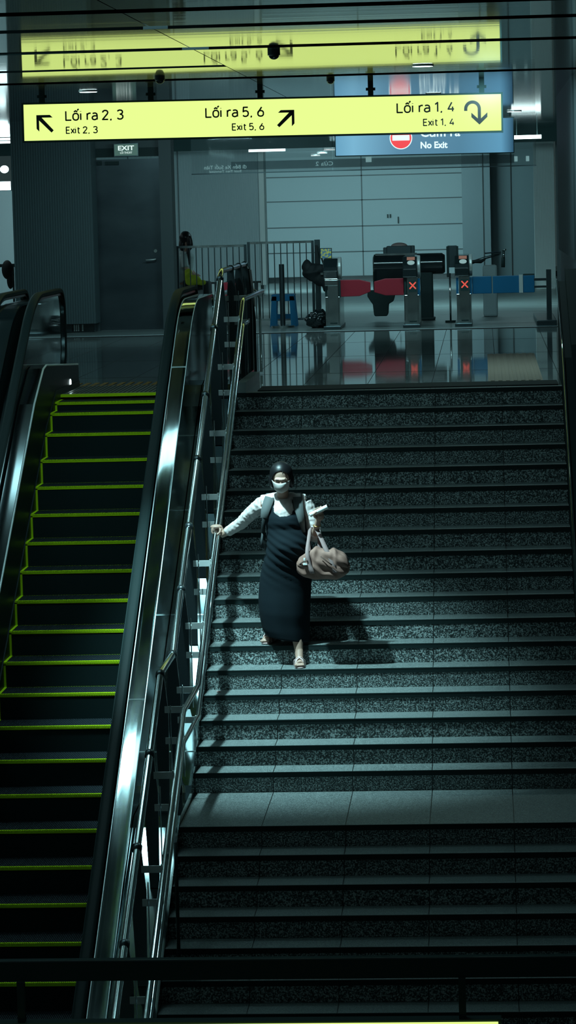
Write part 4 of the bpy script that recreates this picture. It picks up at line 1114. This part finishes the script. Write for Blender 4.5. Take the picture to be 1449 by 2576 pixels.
def handle(pts,w,name,mt='bag_strap',side=(1,0,0)):
    P_=[Vector(p) for p in pts]; out=[]; ww=[]
    for i in range(len(P_)-1):
        for t in (0,.25,.5,.75):
            p0=P_[max(i-1,0)];p1=P_[i];p2=P_[i+1];p3=P_[min(i+2,len(P_)-1)]
            out.append(.5*((2*p1)+(-p0+p2)*t+(2*p0-5*p1+4*p2-p3)*t*t+(-p0+3*p1-3*p2+p3)*t**3)); ww.append(w[i]*(1-t)+w[i+1]*t)
    out.append(P_[-1]); ww.append(w[-1])
    return strip(out,ww,.004,mt,name,hb_,side)
handle([(-1.475,25.375,-1.27),(-1.495,25.375,-1.20),(-1.515,25.40,-1.10),(-1.505,25.54,-.985),(-1.50,25.62,-.935),(-1.47,25.63,-.915),(-1.445,25.57,-.925),(-1.415,25.52,-.97),(-1.36,25.43,-1.08),(-1.305,25.39,-1.19),(-1.285,25.385,-1.27)],[.034,.034,.032,.028,.026,.026,.028,.030,.034,.034,.034],'handle')
handle([(-1.50,25.60,-1.13),(-1.515,25.62,-1.02),(-1.50,25.67,-.95),(-1.47,25.68,-.925),(-1.43,25.66,-.95),(-1.425,25.64,-1.03),(-1.425,25.62,-1.12)],[.026,.026,.026,.026,.026,.024,.026],'handle')
obj('zip_tab', MB().box(-1.545,-1.53,25.375,25.385,-1.20,-1.145).box(-1.55,-1.515,25.37,25.38,-1.205,-1.19), 'paper', hb_, bevel=.002)
strip([(-1.585,25.41,-1.205),(-1.55,25.375,-1.175),(-1.51,25.37,-1.165)],[.01,.012,.012],.003,'bag_dark','zip',hb_,(0,0,1))
strip([(-1.40,25.372,-1.135),(-1.36,25.362,-1.165),(-1.31,25.365,-1.205)],[.006,.008,.006],.004,'bag_dark','pocket_seam',hb_,(0,0,1))

# lobby dustpan standing on the lower flight, and a scrap of litter
y23 = step_y(23)
dp = thing('dustpan','dark navy long-handled dustpan standing on a lower step by the railing','dustpan',(-2.28,y23+.1,-3.68))
obj('pan', MB().prism([(-2.43,-3.679),(-2.12,-3.679),(-2.135,-3.575),(-2.42,-3.575)], y23+.06,y23+.24,'y'), 'navy', dp, bevel=.006)
obj('pole', MB().tube([(-2.265,y23+.12,-3.6),(-2.265,y23+.12,-2.70)], .0135, 10), 'black', dp, smooth=True)
yk = step_y(14)
tag(obj('leaf_scrap', lump([((-2.27,yk+.16,-14*R+.008),(.022,.012,.008))],.004,.003,30), 'sandal'), 'small pinkish scrap of litter on a step by the railing', 'litter')

# ------------------------------------------------------------------ light
w = bpy.data.worlds.new('world'); sc.world = w; w.use_nodes = True
w.node_tree.nodes['Background'].inputs[0].default_value = (.30,.52,.53,1)
w.node_tree.nodes['Background'].inputs[1].default_value = .075
def spot(name, loc, target, power, size, angle, blend, col=(.50,.91,.97)):
    l = bpy.data.lights.new(name,'SPOT'); l.energy=power; l.shadow_soft_size=size; l.spot_size=math.radians(angle); l.spot_blend=blend; l.color=col
    o = bpy.data.objects.new(name,l); COL.objects.link(o); o.location=loc
    o.rotation_euler = (Vector(target)-Vector(loc)).to_track_quat('-Z','Y').to_euler(); return o
def area(name, loc, target, power, sx_, sy_, col=(.50,.91,.97)):
    l = bpy.data.lights.new(name,'AREA'); l.energy=power; l.shape='RECTANGLE'; l.size=sx_; l.size_y=sy_; l.color=col
    o = bpy.data.objects.new(name,l); COL.objects.link(o); o.location=loc
    o.rotation_euler = (Vector(target)-Vector(loc)).to_track_quat('-Z','Y').to_euler(); return o
spot('stair_spot', (-3.0,24.3,3.0), (-1.9,25.2,-2.0), 3000, .10, 45, 1.)
area('lobby_fill', (-3.0,62.,2.78), (-3.0,66.5,1.0), 500, 4., 1.)  # unseen area lights added to brighten the lobby walls and floor
area('lobby_fill', (-5.6,50.5,3.0), (-6.0,60.,.3), 150, 2., 1.)
area('lobby_fill', (-.6,52.,3.0), (-.6,53,0), 200, 3., 1.)
area('column_light', (1.2,58.5,3.0), (1.2,61.5,1.2), 50, .5, .4)
area('gate_light', (-1.2,41.,3.03), (-1.2,43.6,.6), 85, 3., .4)

area('door_fill', (-4.6,41.,3.03), (-4.6,42.,0), 40, 1., .4)  # fill added to brighten the floor near the door
area('escalator_fill', (-3.75,25.17,3.08), (-3.75,25.3,-2), 35, .9, .36)  # fill added in the slot to bring up the yellow step edges
area('floor_fill', (.1,32.5,3.0), (.3,33.,0), 28, .4, .4)  # fill added over the tactile paving to brighten it

# ------------------------------------------------------------------ view
sc.view_settings.view_transform = 'Standard'; sc.view_settings.look = 'None'
sc.view_settings.exposure = 0; sc.view_settings.gamma = 1; sc.view_settings.use_curve_mapping = False
